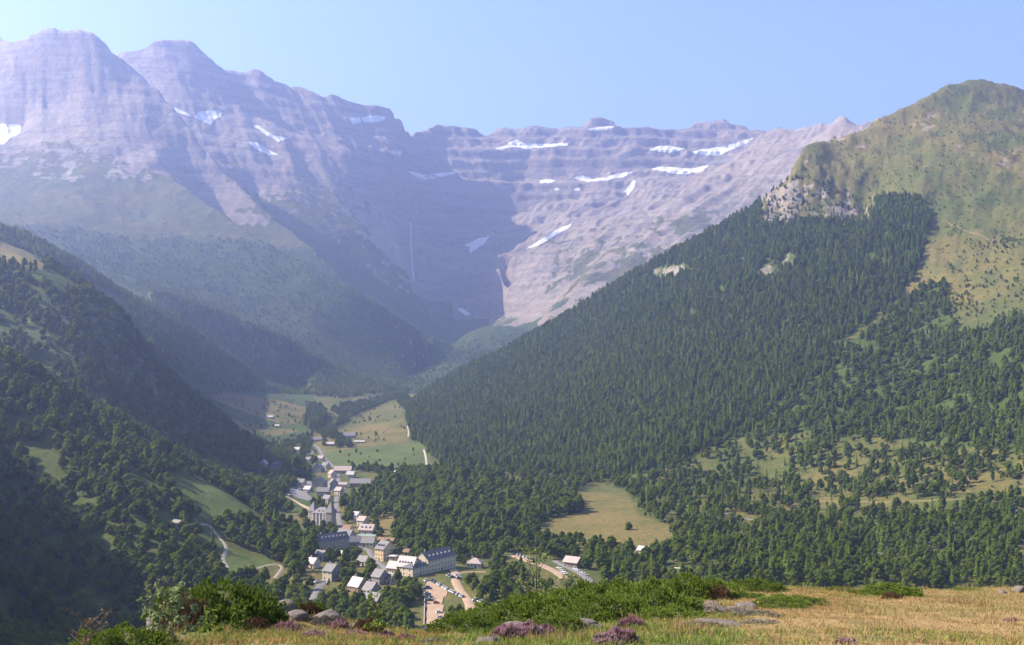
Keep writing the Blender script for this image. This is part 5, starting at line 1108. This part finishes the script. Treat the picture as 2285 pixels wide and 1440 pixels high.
# ------------------------------------------------------------------ the heath ledge the viewer stands on
FU0, FU1, FNU = -400.0, 2700.0, 300
FUG = np.linspace(FU0, FU1, FNU); FYG = np.exp(np.linspace(math.log(3.5), math.log(240), 300)); FNR = len(FYG)
f_row = lambda Y: np.interp(Y, FYG, np.arange(FNR))
last = [(u, 240.0, float(ground((u - CU) / F * 240.0, 240.0)) - 0.4) for u in np.linspace(-400, 2700, 40)]
FL = [H((-400, 3.5, 147.9), (2700, 3.5, 148.3)),
      V((-400, 1700, 7), (0, 1650, 8), (180, 1540, 9), (260, 1450, 10), (340, 1440, 10), (600, 1440, 9), (1142, 1445, 9), (2285, 1450, 9), (2700, 1450, 9)),
      V((600, 1408, 12), (900, 1430, 12), (1142, 1410, 12.5), (1500, 1388, 13.5), (1900, 1378, 14), (2285, 1375, 14.5), (2700, 1375, 14.5)),
      V((1400, 1362, 16.5), (1700, 1345, 18), (2000, 1340, 19), (2285, 1338, 20), (2700, 1338, 20)),
      V((-400, 1750, 10), (0, 1700, 11), (230, 1580, 12), (300, 1450, 12.5), (345, 1396, 13.5), (420, 1372, 14), (520, 1374, 14.5), (600, 1362, 15.5), (660, 1364, 16.5), (740, 1374, 16.5), (800, 1388, 16), (880, 1406, 15.5), (950, 1416, 15.5), (1010, 1408, 16.5), (1100, 1388, 17), (1200, 1364, 18), (1300, 1352, 19), (1450, 1335, 20.5), (1600, 1316, 22), (1750, 1308, 23.5), (1880, 1309, 25), (2050, 1312, 27), (2285, 1312, 28), (2700, 1312, 28)),
      H((-400, 13, 140), (300, 15, 143), (600, 19, 144.0), (950, 20, 143.8), (1300, 24, 143.3), (1700, 29, 142.4), (2285, 34, 141.6), (2700, 34, 141.6)),
      H((-400, 60, 112), (2700, 60, 118)), H((-400, 130, 60), (2700, 130, 66)), last]
FZ = blur(spread(FL, FNU, FNR, f_row, FU0, FU1), 6)
FYY, FUU = np.meshgrid(FYG, FUG, indexing='ij'); FXX = (FUU - CU) / F * FYY
fade = smooth01(FYY, 200, 60)
FZ = FZ + (fbm(FXX, FYY, 1.6, 4, 0.55, 61) * 0.10 + fbm(FXX, FYY, 0.45, 2, 0.5, 65) * 0.03) * fade * smooth01(FYY, 3.5, 6)
FVV = HV - (FZ - ZC) / FYY * F
def ledge(x, y):
    x = np.asarray(x, float); y = np.asarray(y, float)
    r = np.clip(np.interp(y, FYG, np.arange(FNR)), 0, FNR - 1.001); c = np.clip((CU + F * x / y - FU0) / (FU1 - FU0) * (FNU - 1), 0, FNU - 1.001)
    r0 = r.astype(int); c0 = c.astype(int); fr = r - r0; fc = c - c0
    return (FZ[r0, c0] * (1 - fr) + FZ[r0 + 1, c0] * fr) * (1 - fc) + (FZ[r0, c0 + 1] * (1 - fr) + FZ[r0 + 1, c0 + 1] * fr) * fc
def fhit(u, v):
    c = (u - FU0) / (FU1 - FU0) * (FNU - 1); c0 = int(c); fc = c - c0; col = FVV[:, c0] * (1 - fc) + FVV[:, c0 + 1] * fc
    ok = np.where(col[1:] <= v)[0]
    j = ok[0] if len(ok) and FYG[ok[0]] < 34 else int(np.argmin(col[:int(f_row(34))]))
    Y = FYG[j]; x = (u - CU) / F * Y; return (x, Y, float(ledge(x, Y)))
def ledge_mat():
    m, nt, b = new_mat('heath_ground'); P = pos(nt)
    n1 = noise(nt, 0.55, 6, 0.65, P); n2 = noise(nt, 3.5, 6, 0.7, P); n3 = noise(nt, 22, 4, 0.7, P)
    dry = ramp(nt, mth(nt, 'ADD', attr(nt, 'dry'), mth(nt, 'MULTIPLY', mth(nt, 'SUBTRACT', n2, .5), 1.2)), .25, .75)
    g = mix(nt, dry, (0.10, 0.105, 0.03), (0.27, 0.18, 0.075))
    g = mix(nt, ramp(nt, n1, .52, .7), g, mix(nt, .5, g, (0.20, 0.11, 0.055)))
    g = mix(nt, ramp(nt, n3, .45, .75), g, mix(nt, .45, g, (0.06, 0.05, 0.025)))
    nt.links.new(g, b.inputs['Base Color'])
    bp = nd(nt, 'ShaderNodeBump', Strength=0.9, Distance=0.05); nt.links.new(mth(nt, 'ADD', n2, mth(nt, 'MULTIPLY', n3, .5)), bp.inputs['Height']); nt.links.new(bp.outputs[0], b.inputs['Normal']); return m
i = np.arange((FNR - 1) * (FNU - 1)); a = (i // (FNU - 1)) * FNU + i % (FNU - 1)
me = np_mesh('heath_ledge', np.stack([FXX, FYY, FZ], -1).reshape(-1, 3), np.stack([a, a + 1, a + FNU + 1, a + FNU], -1), True)
f_dry = np.clip(0.30 + 0.48 * smooth01(FUU, 1450, 1850) + 0.55 * fbm(FXX, FYY, 2.5, 3, .5, 71) - 0.5 * smooth01(FVV, 1395, 1425) * (FUU > 1050) * (FUU < 1650), 0, 1)
set_attr(me, 'dry', f_dry)
tag(obj('heath_ledge', me, None, ledge_mat()), kind='structure')

# ------------------------------------------------------------------ plant materials
def add_bump(m, scale, dist):
    nt = m.node_tree; b = [n for n in nt.nodes if n.type == 'BSDF_PRINCIPLED'][0]; bp = nd(nt, 'ShaderNodeBump', Strength=1.0, Distance=dist); nt.links.new(noise(nt, scale, 8, .7, pos(nt)), bp.inputs['Height']); nt.links.new(bp.outputs[0], b.inputs['Normal']); return m
def plant_mat(name, dark, lit, transl=0.25, scale=9.0):
    m = leaf_mat(name, dark, lit, transl, scale); return m
M_JUN = plant_mat('juniper_needles', (0.10, 0.14, 0.022), (0.21, 0.27, 0.045), 0.3, 7.0)
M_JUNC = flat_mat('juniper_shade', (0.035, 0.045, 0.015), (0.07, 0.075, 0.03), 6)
M_HEA = plant_mat('heather_bloom', (0.36, 0.19, 0.21), (0.60, 0.40, 0.42), 0.2, 12.0)
M_HEAG = plant_mat('heather_stems', (0.11, 0.09, 0.045), (0.20, 0.15, 0.085), 0.15, 12.0)
M_DEADH = plant_mat('dead_heather', (0.22, 0.185, 0.15), (0.42, 0.36, 0.31), 0.1, 14.0)
M_RUST = plant_mat('rusty_twigs', (0.12, 0.065, 0.035), (0.24, 0.14, 0.085), 0.1, 10.0)
M_PALEL = plant_mat('pale_leaves', (0.16, 0.20, 0.07), (0.32, 0.36, 0.18), 0.35, 8.0)
M_TWIG = flat_mat('twigs', (0.10, 0.075, 0.05), (0.20, 0.16, 0.12), 20)
M_ROCK = flat_mat('heath_rock', (0.12, 0.10, 0.085), (0.25, 0.21, 0.185), 7.0, .9, 8); add_bump(M_ROCK, 14.0, .09)
def shoots(rng, c, d, ln, wd):
    """needle shoots: two crossed slim kites along d"""
    n = len(c); d = d / np.linalg.norm(d, axis=1)[:, None]; a = np.cross(d, rng.normal(0, 1, (n, 3))); a /= np.linalg.norm(a, axis=1)[:, None]; b = np.cross(d, a)
    L_ = (ln * rng.uniform(.6, 1.3, n))[:, None]; w = (wd * rng.uniform(.7, 1.3, n))[:, None]; V_, F_ = [], []
    for k, s in enumerate((a, b)):
        V_.append(np.stack([c, c + d * L_ * .55 + s * w, c + d * L_, c + d * L_ * .55 - s * w], 1).reshape(-1, 3)); i = np.arange(n) * 4 + k * n * 4
        F_ += [np.stack([i, i + 1, i + 2], -1), np.stack([i, i + 2, i + 3], -1)]
    return np.concatenate(V_), np.concatenate(F_)
def mound_pts(rng, n, rx, ry, h, lump=0.25):
    th = rng.uniform(0, 6.283, n); q = np.sqrt(rng.random(n)) * 0.98
    x, y = np.cos(th) * q, np.sin(th) * q; z = np.sqrt(np.maximum(1 - q * q, 0))
    l = 1 + lump * (np.sin(x * 7.3 + 1.1 * np.sin(y * 5)) * np.cos(y * 6.1) + 0.5 * np.sin(x * 15 + y * 11))
    nrm = np.stack([x / rx, y / ry, z / h + .02], -1); nrm /= np.linalg.norm(nrm, axis=1)[:, None]
    return np.stack([x * rx * (.8 + .2 * l), y * ry * (.8 + .2 * l), z * h * l], -1), nrm
def mound_core(rng, rx, ry, h, k=.8, nr=7, ns=16, lump=.25):
    v = []; 
    for r in range(nr):
        q = r / (nr - 1)
        for s in range(ns):
            th = s / ns * 6.283; x, y = math.cos(th) * q, math.sin(th) * q; z = math.sqrt(max(1 - q * q, 0))
            l = 1 + lump * (math.sin(x * 7.3 + 1.1 * math.sin(y * 5)) * math.cos(y * 6.1) + .5 * math.sin(x * 15 + y * 11))
            v.append((x * rx * k * (.8 + .2 * l), y * ry * k * (.8 + .2 * l), z * h * k * l - .02 - (.25 if r == nr - 1 else 0)))
    f = []
    for r in range(nr - 1):
        for s in range(ns): t = (s + 1) % ns; f.append((r * ns + s, (r + 1) * ns + s, (r + 1) * ns + t)); f.append((r * ns + s, (r + 1) * ns + t, r * ns + t))
    return np.array(v), np.array(f)
def juniper_proto(seed, n=2600, rx=1.0, ry=.8, h=.5):
    rng = np.random.default_rng(seed); p, nr = mound_pts(rng, n, rx, ry, h, .3)
    # sprays: shoots gathered round branch tips
    k = rng.integers(0, n, n); m = rng.random(n) < .6; p[m] = p[k[m] // 14 * 14 % n] + rng.normal(0, .045, (m.sum(), 3)); nr[m] = nr[k[m] // 14 * 14 % n]
    d = nr * .8 + np.array([.1, 0, .75]) + rng.normal(0, .45, (n, 3))
    v, f = shoots(rng, p - nr * .04, d, .085, .020); cv, cf = mound_core(rng, rx, ry, h, .84, lump=.3)
    me = np_mesh('foliage', v, f); me.materials.append(M_JUN); mc = np_mesh('branches', cv, cf, True); mc.materials.append(M_JUNC); return me, mc
JUN = [juniper_proto(s) for s in (1, 2, 3)]
def heather_proto(seed, top, n=900, rx=.4, ry=.34, h=.24, frac=.55):
    rng = np.random.default_rng(seed); p, nr = mound_pts(rng, n, rx, ry, h, .3); d = nr * .5 + np.array([0, 0, 1.0]) + rng.normal(0, .35, (n, 3))
    v, f = shoots(rng, p - np.array([0, 0, .05]), d, .10, .011); a_ = np_mesh('stems', v, f); a_.materials.append(M_HEAG)
    q = rng.random(n) < frac; v, f = shoots(rng, p[q] + np.array([0, 0, .015]), d[q], .085, .014); b_ = np_mesh('blossom', v, f); b_.materials.append(top)
    cv, cf = mound_core(rng, rx, ry, h, .8); c_ = np_mesh('base', cv, cf, True); c_.materials.append(M_JUNC); return a_, b_, c_
HEA = [heather_proto(s, M_HEA) for s in (4, 5)]; DEAD = [heather_proto(s, M_DEADH, 1100, .5, .4, .14, .8) for s in (6, 7)]; RUST = [heather_proto(8, M_RUST, 1000, .45, .4, .28, .7)]
def plant(name, u, v, sx, sy, sz, meshes, names, label, cat, group, rz=0.0, dz=-.03):
    p = fhit(u, v); e = empty(name, (p[0], p[1], p[2] + dz), rz); e.scale = (sx, sy, sz); tag(e, label, cat, group)
    for m, nm in zip(meshes, names): link(bpy.data.objects.new(nm, m), e)
    return e
J = [  # u, v of the base, half width, half depth, height factor, words
    (485, 1384, .80, .75, 1.10, 'domed juniper bush on the left end of the ledge'), (425, 1388, .42, .5, .75, 'small juniper at the left foot of the domed one'), (560, 1388, .45, .5, .70, 'small juniper at the right foot of the domed one'),
    (678, 1372, .36, .5, .42, 'low juniper cushion between the grey stones left of the car park view'),
    (1045, 1400, .55, .6, .55, 'low juniper at the left tip of the broad juniper slope'), (1110, 1394, .70, .7, .85, 'second juniper from the left tip of the broad slope'), (1190, 1388, .75, .8, 1.15, 'juniper below the pale-leaved sapling'),
    (1275, 1384, .80, .8, 1.25, 'tall juniper right of the sapling'), (1345, 1386, .75, .7, 1.0, 'juniper in the front middle of the broad slope'), (1365, 1362, .85, .9, 1.35, 'juniper at the crest in the middle of the broad slope'),
    (1440, 1372, .80, .8, 1.15, 'juniper behind the purple heather tuft'), (1460, 1345, .85, .8, 1.20, 'juniper at the crest left of the tall upright sprigs'), (1535, 1340, .70, .8, 1.35, 'juniper with tall upright sprigs at the right of the broad slope'), (1230, 1405, .6, .5, .55, 'low front juniper above the long heather bank'), (1500, 1386, .5, .5, .6, 'small juniper beside the flat pale stone'),
    (1610, 1318, .62, .7, .62, 'flat juniper at the crest right of the broad slope'), (1690, 1316, .66, .7, .66, 'flat juniper at the crest above the straw patch'), (1650, 1336, .5, .5, .35, 'thin juniper mat among the straw tufts'), (1745, 1352, .62, .6, .40, 'low bright bilberry-green juniper mat by the pale stones'), (1790, 1344, .45, .5, .32, 'small juniper mat right of the pale stones'),
    (1985, 1330, .70, .7, .72, 'lone juniper bush on the dry grass at the right'), (1925, 1326, .40, .5, .35, 'small juniper left of the lone bush'), (2150, 1318, .55, .5, .22, 'flat juniper far right on the crest'), (1872, 1318, .4, .5, .3, 'little juniper at the dip of the crest'), (275, 1450, .5, .5, .5, 'juniper below the ledge at the bottom left')]
for k, (u, v, sx, sy, sz, lab) in enumerate(J):
    plant('juniper_bush', u, v, sx * 1.05, sy * 1.05, sz * (.72 if u < 700 else .55), JUN[k % 3], ('foliage', 'branches'), lab, 'juniper', 'juniper bushes on the ledge', k * 1.3)
HT = [(1135, 1424, .9, 1.2, 'long purple heather bank at the bottom centre'), (1178, 1416, .9, 1.2, 'bright purple heather at the top of the bank'), (1215, 1416, .8, .9, 'faded heather right of the bright bank'), (1410, 1400, .8, 1.2, 'purple heather tuft in front of the broad junipers'), (1380, 1432, .9, 1.0, 'dull purple heather among green grass at the bottom'), (1350, 1436, .7, .8, 'small heather at the bottom edge left of the dull one'),
      (640, 1408, .9, .9, 'purple heather cushion near the left stones'), (700, 1424, .7, .8, 'bright little heather at the lower left'), (790, 1418, .8, .7, 'heather patch in front of the car park view'), (860, 1424, .8, .7, 'heather patch left of the straw tuft'), (755, 1402, .7, .9, 'heather beside the grey lichen mound'), (1545, 1352, .6, .9, 'heather tuft left of the straw patch'), (1890, 1434, .7, .6, 'small heather in the dry grass at the bottom right'), (2262, 1386, .6, .5, 'heather spot at the far right'), (905, 1428, .6, .6, 'low heather above the bottom edge')]
for k, (u, v, s, z, lab) in enumerate(HT): plant('heather_clump', u, v, s * .52, s * .52, z * .42, HEA[k % 2], ('stems', 'blossom', 'base'), lab, 'heather', 'flowering heather clumps', k * .9)
DT = [(1245, 1404, 1.0, .9, 'grey dead heather mat in front of the junipers'), (1300, 1402, .9, .8, 'grey dead heather right of the first mat'), (1580, 1364, 1.1, .9, 'pale grey heather mat beside the flat stone'), (1640, 1366, 1.1, .9, 'pale grey heather mat in the middle of the stony patch'), (1690, 1372, 1.0, .7, 'pale grey heather mat at the right of the stony patch'), (1560, 1398, 1.0, .6, 'grey mat below the flat stone'), (735, 1396, .9, 1.4, 'grey lichen-covered heather mound at the left'), (610, 1374, .8, 1.1, 'grey heather on the stones right of the domed juniper'), (700, 1388, .7, .9, 'brown-grey heather behind the lichen mound'), (1700, 1390, .9, .5, 'thin grey mat in the dry grass'), (960, 1432, .6, .5, 'grey tuft left of the bottom stone')]
for k, (u, v, s, z, lab) in enumerate(DT): plant('dry_heather_mat', u, v, s * .6, s * .6, z * .42, DEAD[k % 2], ('stems', 'dead_sprigs', 'base'), lab, 'dry heather', 'grey dry heather mats', k * .7)
RT = [(410, 1396, .9, 1.3, 'rusty brown bush in front of the domed juniper'), (690, 1376, .5, .8, 'rusty heather cushion beside the low juniper cushion'), (1600, 1340, .8, 1.0, 'brown straw and heather patch below the crest'), (1540, 1330, .6, .9, 'reddish twigs at the crest by the upright juniper'), (560, 1404, .7, .6, 'rusty tuft at the right of the domed juniper'), (820, 1408, .6, .8, 'rusty heather at the saddle of the ledge'), (1990, 1336, .5, .5, 'brown twigs at the foot of the lone juniper')]
for k, (u, v, s, z, lab) in enumerate(RT): plant('rusty_heather', u, v, s * .8, s * .8, z * .7, RUST[0], ('stems', 'rusty_sprigs', 'base'), lab, 'heather', 'rust-brown heather tufts', k * 1.1)
# stones
def stone_mesh(seed, flat=.5):
    rng = np.random.default_rng(seed); v = ICO_V.copy(); f = ICO_F.copy()
    for _ in range(2):
        ed = {}; vl = list(map(tuple, v)); nf = []
        def mid(a_, b_):
            k = (min(a_, b_), max(a_, b_))
            if k not in ed: m_ = (np.array(vl[a_]) + np.array(vl[b_])); vl.append(tuple(m_ / np.linalg.norm(m_))); ed[k] = len(vl) - 1
            return ed[k]
        for a_, b_, c_ in f: ab, bc, ca = mid(a_, b_), mid(b_, c_), mid(c_, a_); nf += [(a_, ab, ca), (b_, bc, ab), (c_, ca, bc), (ab, bc, ca)]
        v = np.array(vl); f = np.array(nf)
    d = v / np.linalg.norm(v, axis=1)[:, None]
    for _ in range(9):
        n_ = rng.normal(0, 1, 3); n_ /= np.linalg.norm(n_); t = rng.uniform(.55, .85); s = d @ n_; r_ = np.linalg.norm(v, axis=1); lim = np.where(s > .05, t / np.maximum(s, .05), 9); v = d * np.minimum(r_, lim)[:, None]
    v = v + rng.normal(0, .012, v.shape); v[:, 2] *= flat; me = np_mesh('stone', v, f); me.materials.append(M_ROCK); return me
STN = [stone_mesh(s, fl) for s, fl in ((1, .7), (2, .5), (3, .35))]
for k, (u, v, sx, sy, sz, lab) in enumerate([(350, 1398, .16, .3, .22, 'pinkish stone at the left brink of the ledge'), (366, 1408, .13, .2, .14, 'small stone below the pinkish brink stone'), (628, 1372, .22, .3, .20, 'rounded grey stone right of the domed juniper'), (668, 1382, .16, .2, .12, 'grey stone under the low juniper cushion'), (735, 1392, .24, .3, .16, 'lichen-grey stone at the left saddle'), (1085, 1436, .13, .13, .08, 'pale round stone at the bottom left of the heather bank'), (1150, 1412, .18, .2, .12, 'pale stone peeping from the heather bank'), (1610, 1394, .36, .15, .06, 'long flat pinkish stone in the stony patch'), (1590, 1352, .2, .2, .10, 'pale stone at the top of the stony patch'), (1665, 1358, .2, .2, .09, 'pale stone right in the stony patch'), (2275, 1322, .2, .2, .16, 'pale stone on the crest at the far right edge'), (2238, 1326, .12, .15, .10, 'small stone left of the far right crest stone'), (1300, 1398, .2, .2, .08, 'flat stone among the grey dead heather'), (800, 1402, .2, .2, .09, 'flat stone at the dip of the ledge')]):
    p = fhit(u, v); o = obj('stone', STN[k % 3].copy() if False else STN[k % 3]); o.location = (p[0], p[1], p[2] + sz * .2); o.scale = (sx, sy, sz / (.7, .5, .35)[k % 3]); o.rotation_euler = (0, 0, k * 1.7 if sx < .4 else .1); tag(o, lab, 'stone', 'stones on the ledge')
# sapling and twiggy shrubs
def woody(name, u, v, h, spread_, nb, leaf, nleaf, lsize, label, cat, seed, lean=(0, 0), leafm=None):
    rng = np.random.default_rng(seed); T = Tri(); tips = []
    top = np.array([lean[0] * h, lean[1] * h, h]); T.add(*tube((0, 0, -.05), top * .5, h * .016, h * .012, 5)); T.add(*tube(top * .5, top, h * .012, h * .004, 5))
    for k in range(nb):
        t = .12 + .85 * k / nb; b0 = top * t; th = k * 2.4 + rng.uniform(-.5, .5); ln = h * spread_ * (1.1 - .7 * t) * rng.uniform(.7, 1.2)
        b1 = b0 + np.array([math.cos(th) * ln, math.sin(th) * ln, ln * rng.uniform(.4, 1.0)]); T.add(*tube(b0, b1, h * .007, h * .003, 4))
        for j in range(4):
            q = b0 + (b1 - b0) * rng.uniform(.3, 1); r_ = q + rng.normal(0, h * .07, 3) + np.array([0, 0, h * .03]); T.add(*tube(q, r_, h * .0035, h * .002, 3)); tips += [q + (r_ - q) * s for s in (.4, .7, 1)]
    p = fhit(u, v); e = empty(name, (p[0], p[1], p[2] - .03)); tag(e, label, cat)
    tv, tf = T.get(); m_ = np_mesh('branches', tv, tf); m_.materials.append(M_TWIG); part('branches', m_, e)
    if leaf:
        tips = np.array(tips); c = tips[rng.integers(0, len(tips), nleaf)] + rng.normal(0, h * .02, (nleaf, 3)); lv, lf = cards(rng, c, np.tile([0, -.2, .8], (nleaf, 1)), lsize, .8, .7)
        m_ = np_mesh('leaves', lv, lf); m_.materials.append(leafm or M_PALEL); part('leaves', m_, e)
woody('rowan_sapling', 1196, 1372, 1.08, .30, 13, True, 420, .022, 'slim sapling with pale leaves rising above the broad junipers', 'sapling', 3, (.0, 0))
woody('leafy_shoot', 1255, 1366, .62, .45, 9, True, 260, .022, 'small leafy shoot right of the pale sapling', 'shoot', 4, (.12, 0))
woody('whitebeam_shrub', 385, 1440, .52, .5, 14, True, 700, .022, 'shrub with silvery round leaves at the bottom left of the ledge', 'shrub', 5)
woody('bare_shrub', 190, 1478, .62, .42, 18, True, 160, .014, 'thin brownish shrub in front of the dark gorge at the bottom left', 'shrub', 6, (.05, 0), M_RUST)
woody('green_shoot', 470, 1420, .34, .5, 10, True, 420, .018, 'bright green leafy tuft below the domed juniper', 'shrub', 7, (0, 0), M_JUN)
woody('green_shoot', 530, 1412, .30, .5, 10, True, 360, .018, 'bright green leafy tuft right of the other tuft', 'shrub', 8, (0, 0), M_JUN)
woody('twiggy_sprig', 352, 1392, .62, .5, 9, True, 130, .016, 'sparse twiggy sprig at the left brink of the ledge', 'shrub', 9, (-.15, 0), M_PALEL)
woody('green_shoot', 835, 1420, .55, .3, 8, True, 200, .02, 'upright green sprig in front of the car park view', 'shrub', 10, (0, 0), M_JUN)

# ------------------------------------------------------------------ grass
def grass(name, n, sel, hgt, wd, lean, mat, label, seed):
    rng = np.random.default_rng(seed); area = np.abs(np.gradient(FXX, axis=1) * np.gradient(FYY, axis=0)) * sel; n = int(n)
    idx = rng.choice(area.size, n, p=(area / area.sum()).ravel()); r, c = np.unravel_index(idx, area.shape)
    y = np.interp(np.clip(r + rng.uniform(-.5, .5, n), 0, FNR - 1), np.arange(FNR), FYG); x = (FUG[c] + rng.uniform(-.5, .5, n) * (FUG[1] - FUG[0]) - CU) / F * y
    # tufts: pull toward shared centres
    g = np.round(np.stack([x, y], -1) / .22 + fbm(x, y, 1.3, 2, .5, seed)[:, None]) * .22; k = rng.random(n) < .5; x = np.where(k, x * .5 + g[:, 0] * .5, x); y = np.where(k, y * .5 + g[:, 1] * .5, y)
    z = ledge(x, y); h_ = hgt * rng.uniform(.5, 1.4, n) * (.8 + .5 * np.clip(fbm(x, y, 1.1, 2, .5, seed + 3), -.6, 1)); th = rng.uniform(0, 6.283, n); w = wd * rng.uniform(.7, 1.3, n)
    wx, wy = np.cos(th) * w, np.sin(th) * w; ld = rng.uniform(0, 6.283, n) + .6; lx, ly = np.cos(ld) * lean * h_ * rng.uniform(.3, 1.4, n), np.sin(ld) * lean * h_ * rng.uniform(.3, 1.4, n)
    b0 = np.stack([x - wx, y - wy, z - .02], -1); b1 = np.stack([x + wx, y + wy, z - .02], -1); m0 = np.stack([x - wx * .7 + lx * .4, y - wy * .7 + ly * .4, z + h_ * .6], -1); m1 = np.stack([x + wx * .7 + lx * .4, y + wy * .7 + ly * .4, z + h_ * .6], -1); tp = np.stack([x + lx, y + ly, z + h_ * .95], -1)
    v = np.stack([b0, b1, m1, m0, tp], 1).reshape(-1, 3); i = np.arange(n) * 5
    me = np_mesh(name, v, np.concatenate([np.stack([i, i + 1, i + 2], -1), np.stack([i, i + 2, i + 3], -1), np.stack([i + 3, i + 2, i + 4], -1)])); set_attr(me, 'tone', np.repeat(rng.random(n), 5))
    tag(obj(name, me, None, mat), label, 'grass', kind='stuff')
def grass_mat(name, cols):
    m, nt, b = new_mat(name); t = attr(nt, 'tone'); c = mix(nt, ramp(nt, t, 0, .5), cols[0], cols[1]); c = mix(nt, ramp(nt, t, .5, 1), c, cols[2])
    c = mix(nt, ramp(nt, noise(nt, .9, 4, .6, pos(nt)), .4, .65), c, mix(nt, .5, c, cols[0])); nt.links.new(c, b.inputs['Base Color'])
    tr = nd(nt, 'ShaderNodeBsdfTranslucent'); nt.links.new(c, tr.inputs[0]); mx = nd(nt, 'ShaderNodeMixShader'); mx.inputs[0].default_value = .3; nt.links.new(b.outputs[0], mx.inputs[1]); nt.links.new(tr.outputs[0], mx.inputs[2])
    nt.links.new(mx.outputs[0], [q for q in nt.nodes if q.type == 'OUTPUT_MATERIAL'][0].inputs[0]); return m
MG_DRY = grass_mat('dry_grass', ((0.22, 0.14, 0.06), (0.33, 0.23, 0.10), (0.42, 0.32, 0.17))); MG_GRN = grass_mat('green_grass', ((0.10, 0.15, 0.025), (0.17, 0.23, 0.04), (0.30, 0.27, 0.08))); MG_RED = grass_mat('rust_grass', ((0.22, 0.11, 0.04), (0.36, 0.20, 0.07), (0.40, 0.27, 0.10)))
vis = (FYY > 7.5) & (FYY < 31) & (FVV < 1475) & (FUU > 240) & (FUU < 2420) & (FZ > 141.5)
nA = fbm(FXX, FYY, 1.8, 3, .5, 81)
grass('dry_grass', 110000, vis * np.clip(f_dry + nA * .4, .04, 1), .04, .0035, 1.5, MG_DRY, 'short matted dry grass on the ledge', 91)
grass('green_grass', 70000, vis * np.clip(.85 - f_dry + nA * .7, .03, 1), .065, .004, .9, MG_GRN, 'fresh green grass tufts on the ledge', 92)
grass('rust_grass', 26000, vis * np.clip(.25 + nA - .3 * (FUU > 1900) + .5 * (FUU < 1000), .0, 1), .06, .004, 1.0, MG_RED, 'rust-brown grass among the heather', 93)
grass('straw_tufts', 6000, vis * np.clip(fbm(FXX, FYY, 1.2, 2, .5, 85) - .22, 0, 1) * smooth01(FYY, 9, 12), .17, .003, .5, MG_DRY, 'taller straw-coloured grass tufts', 94)
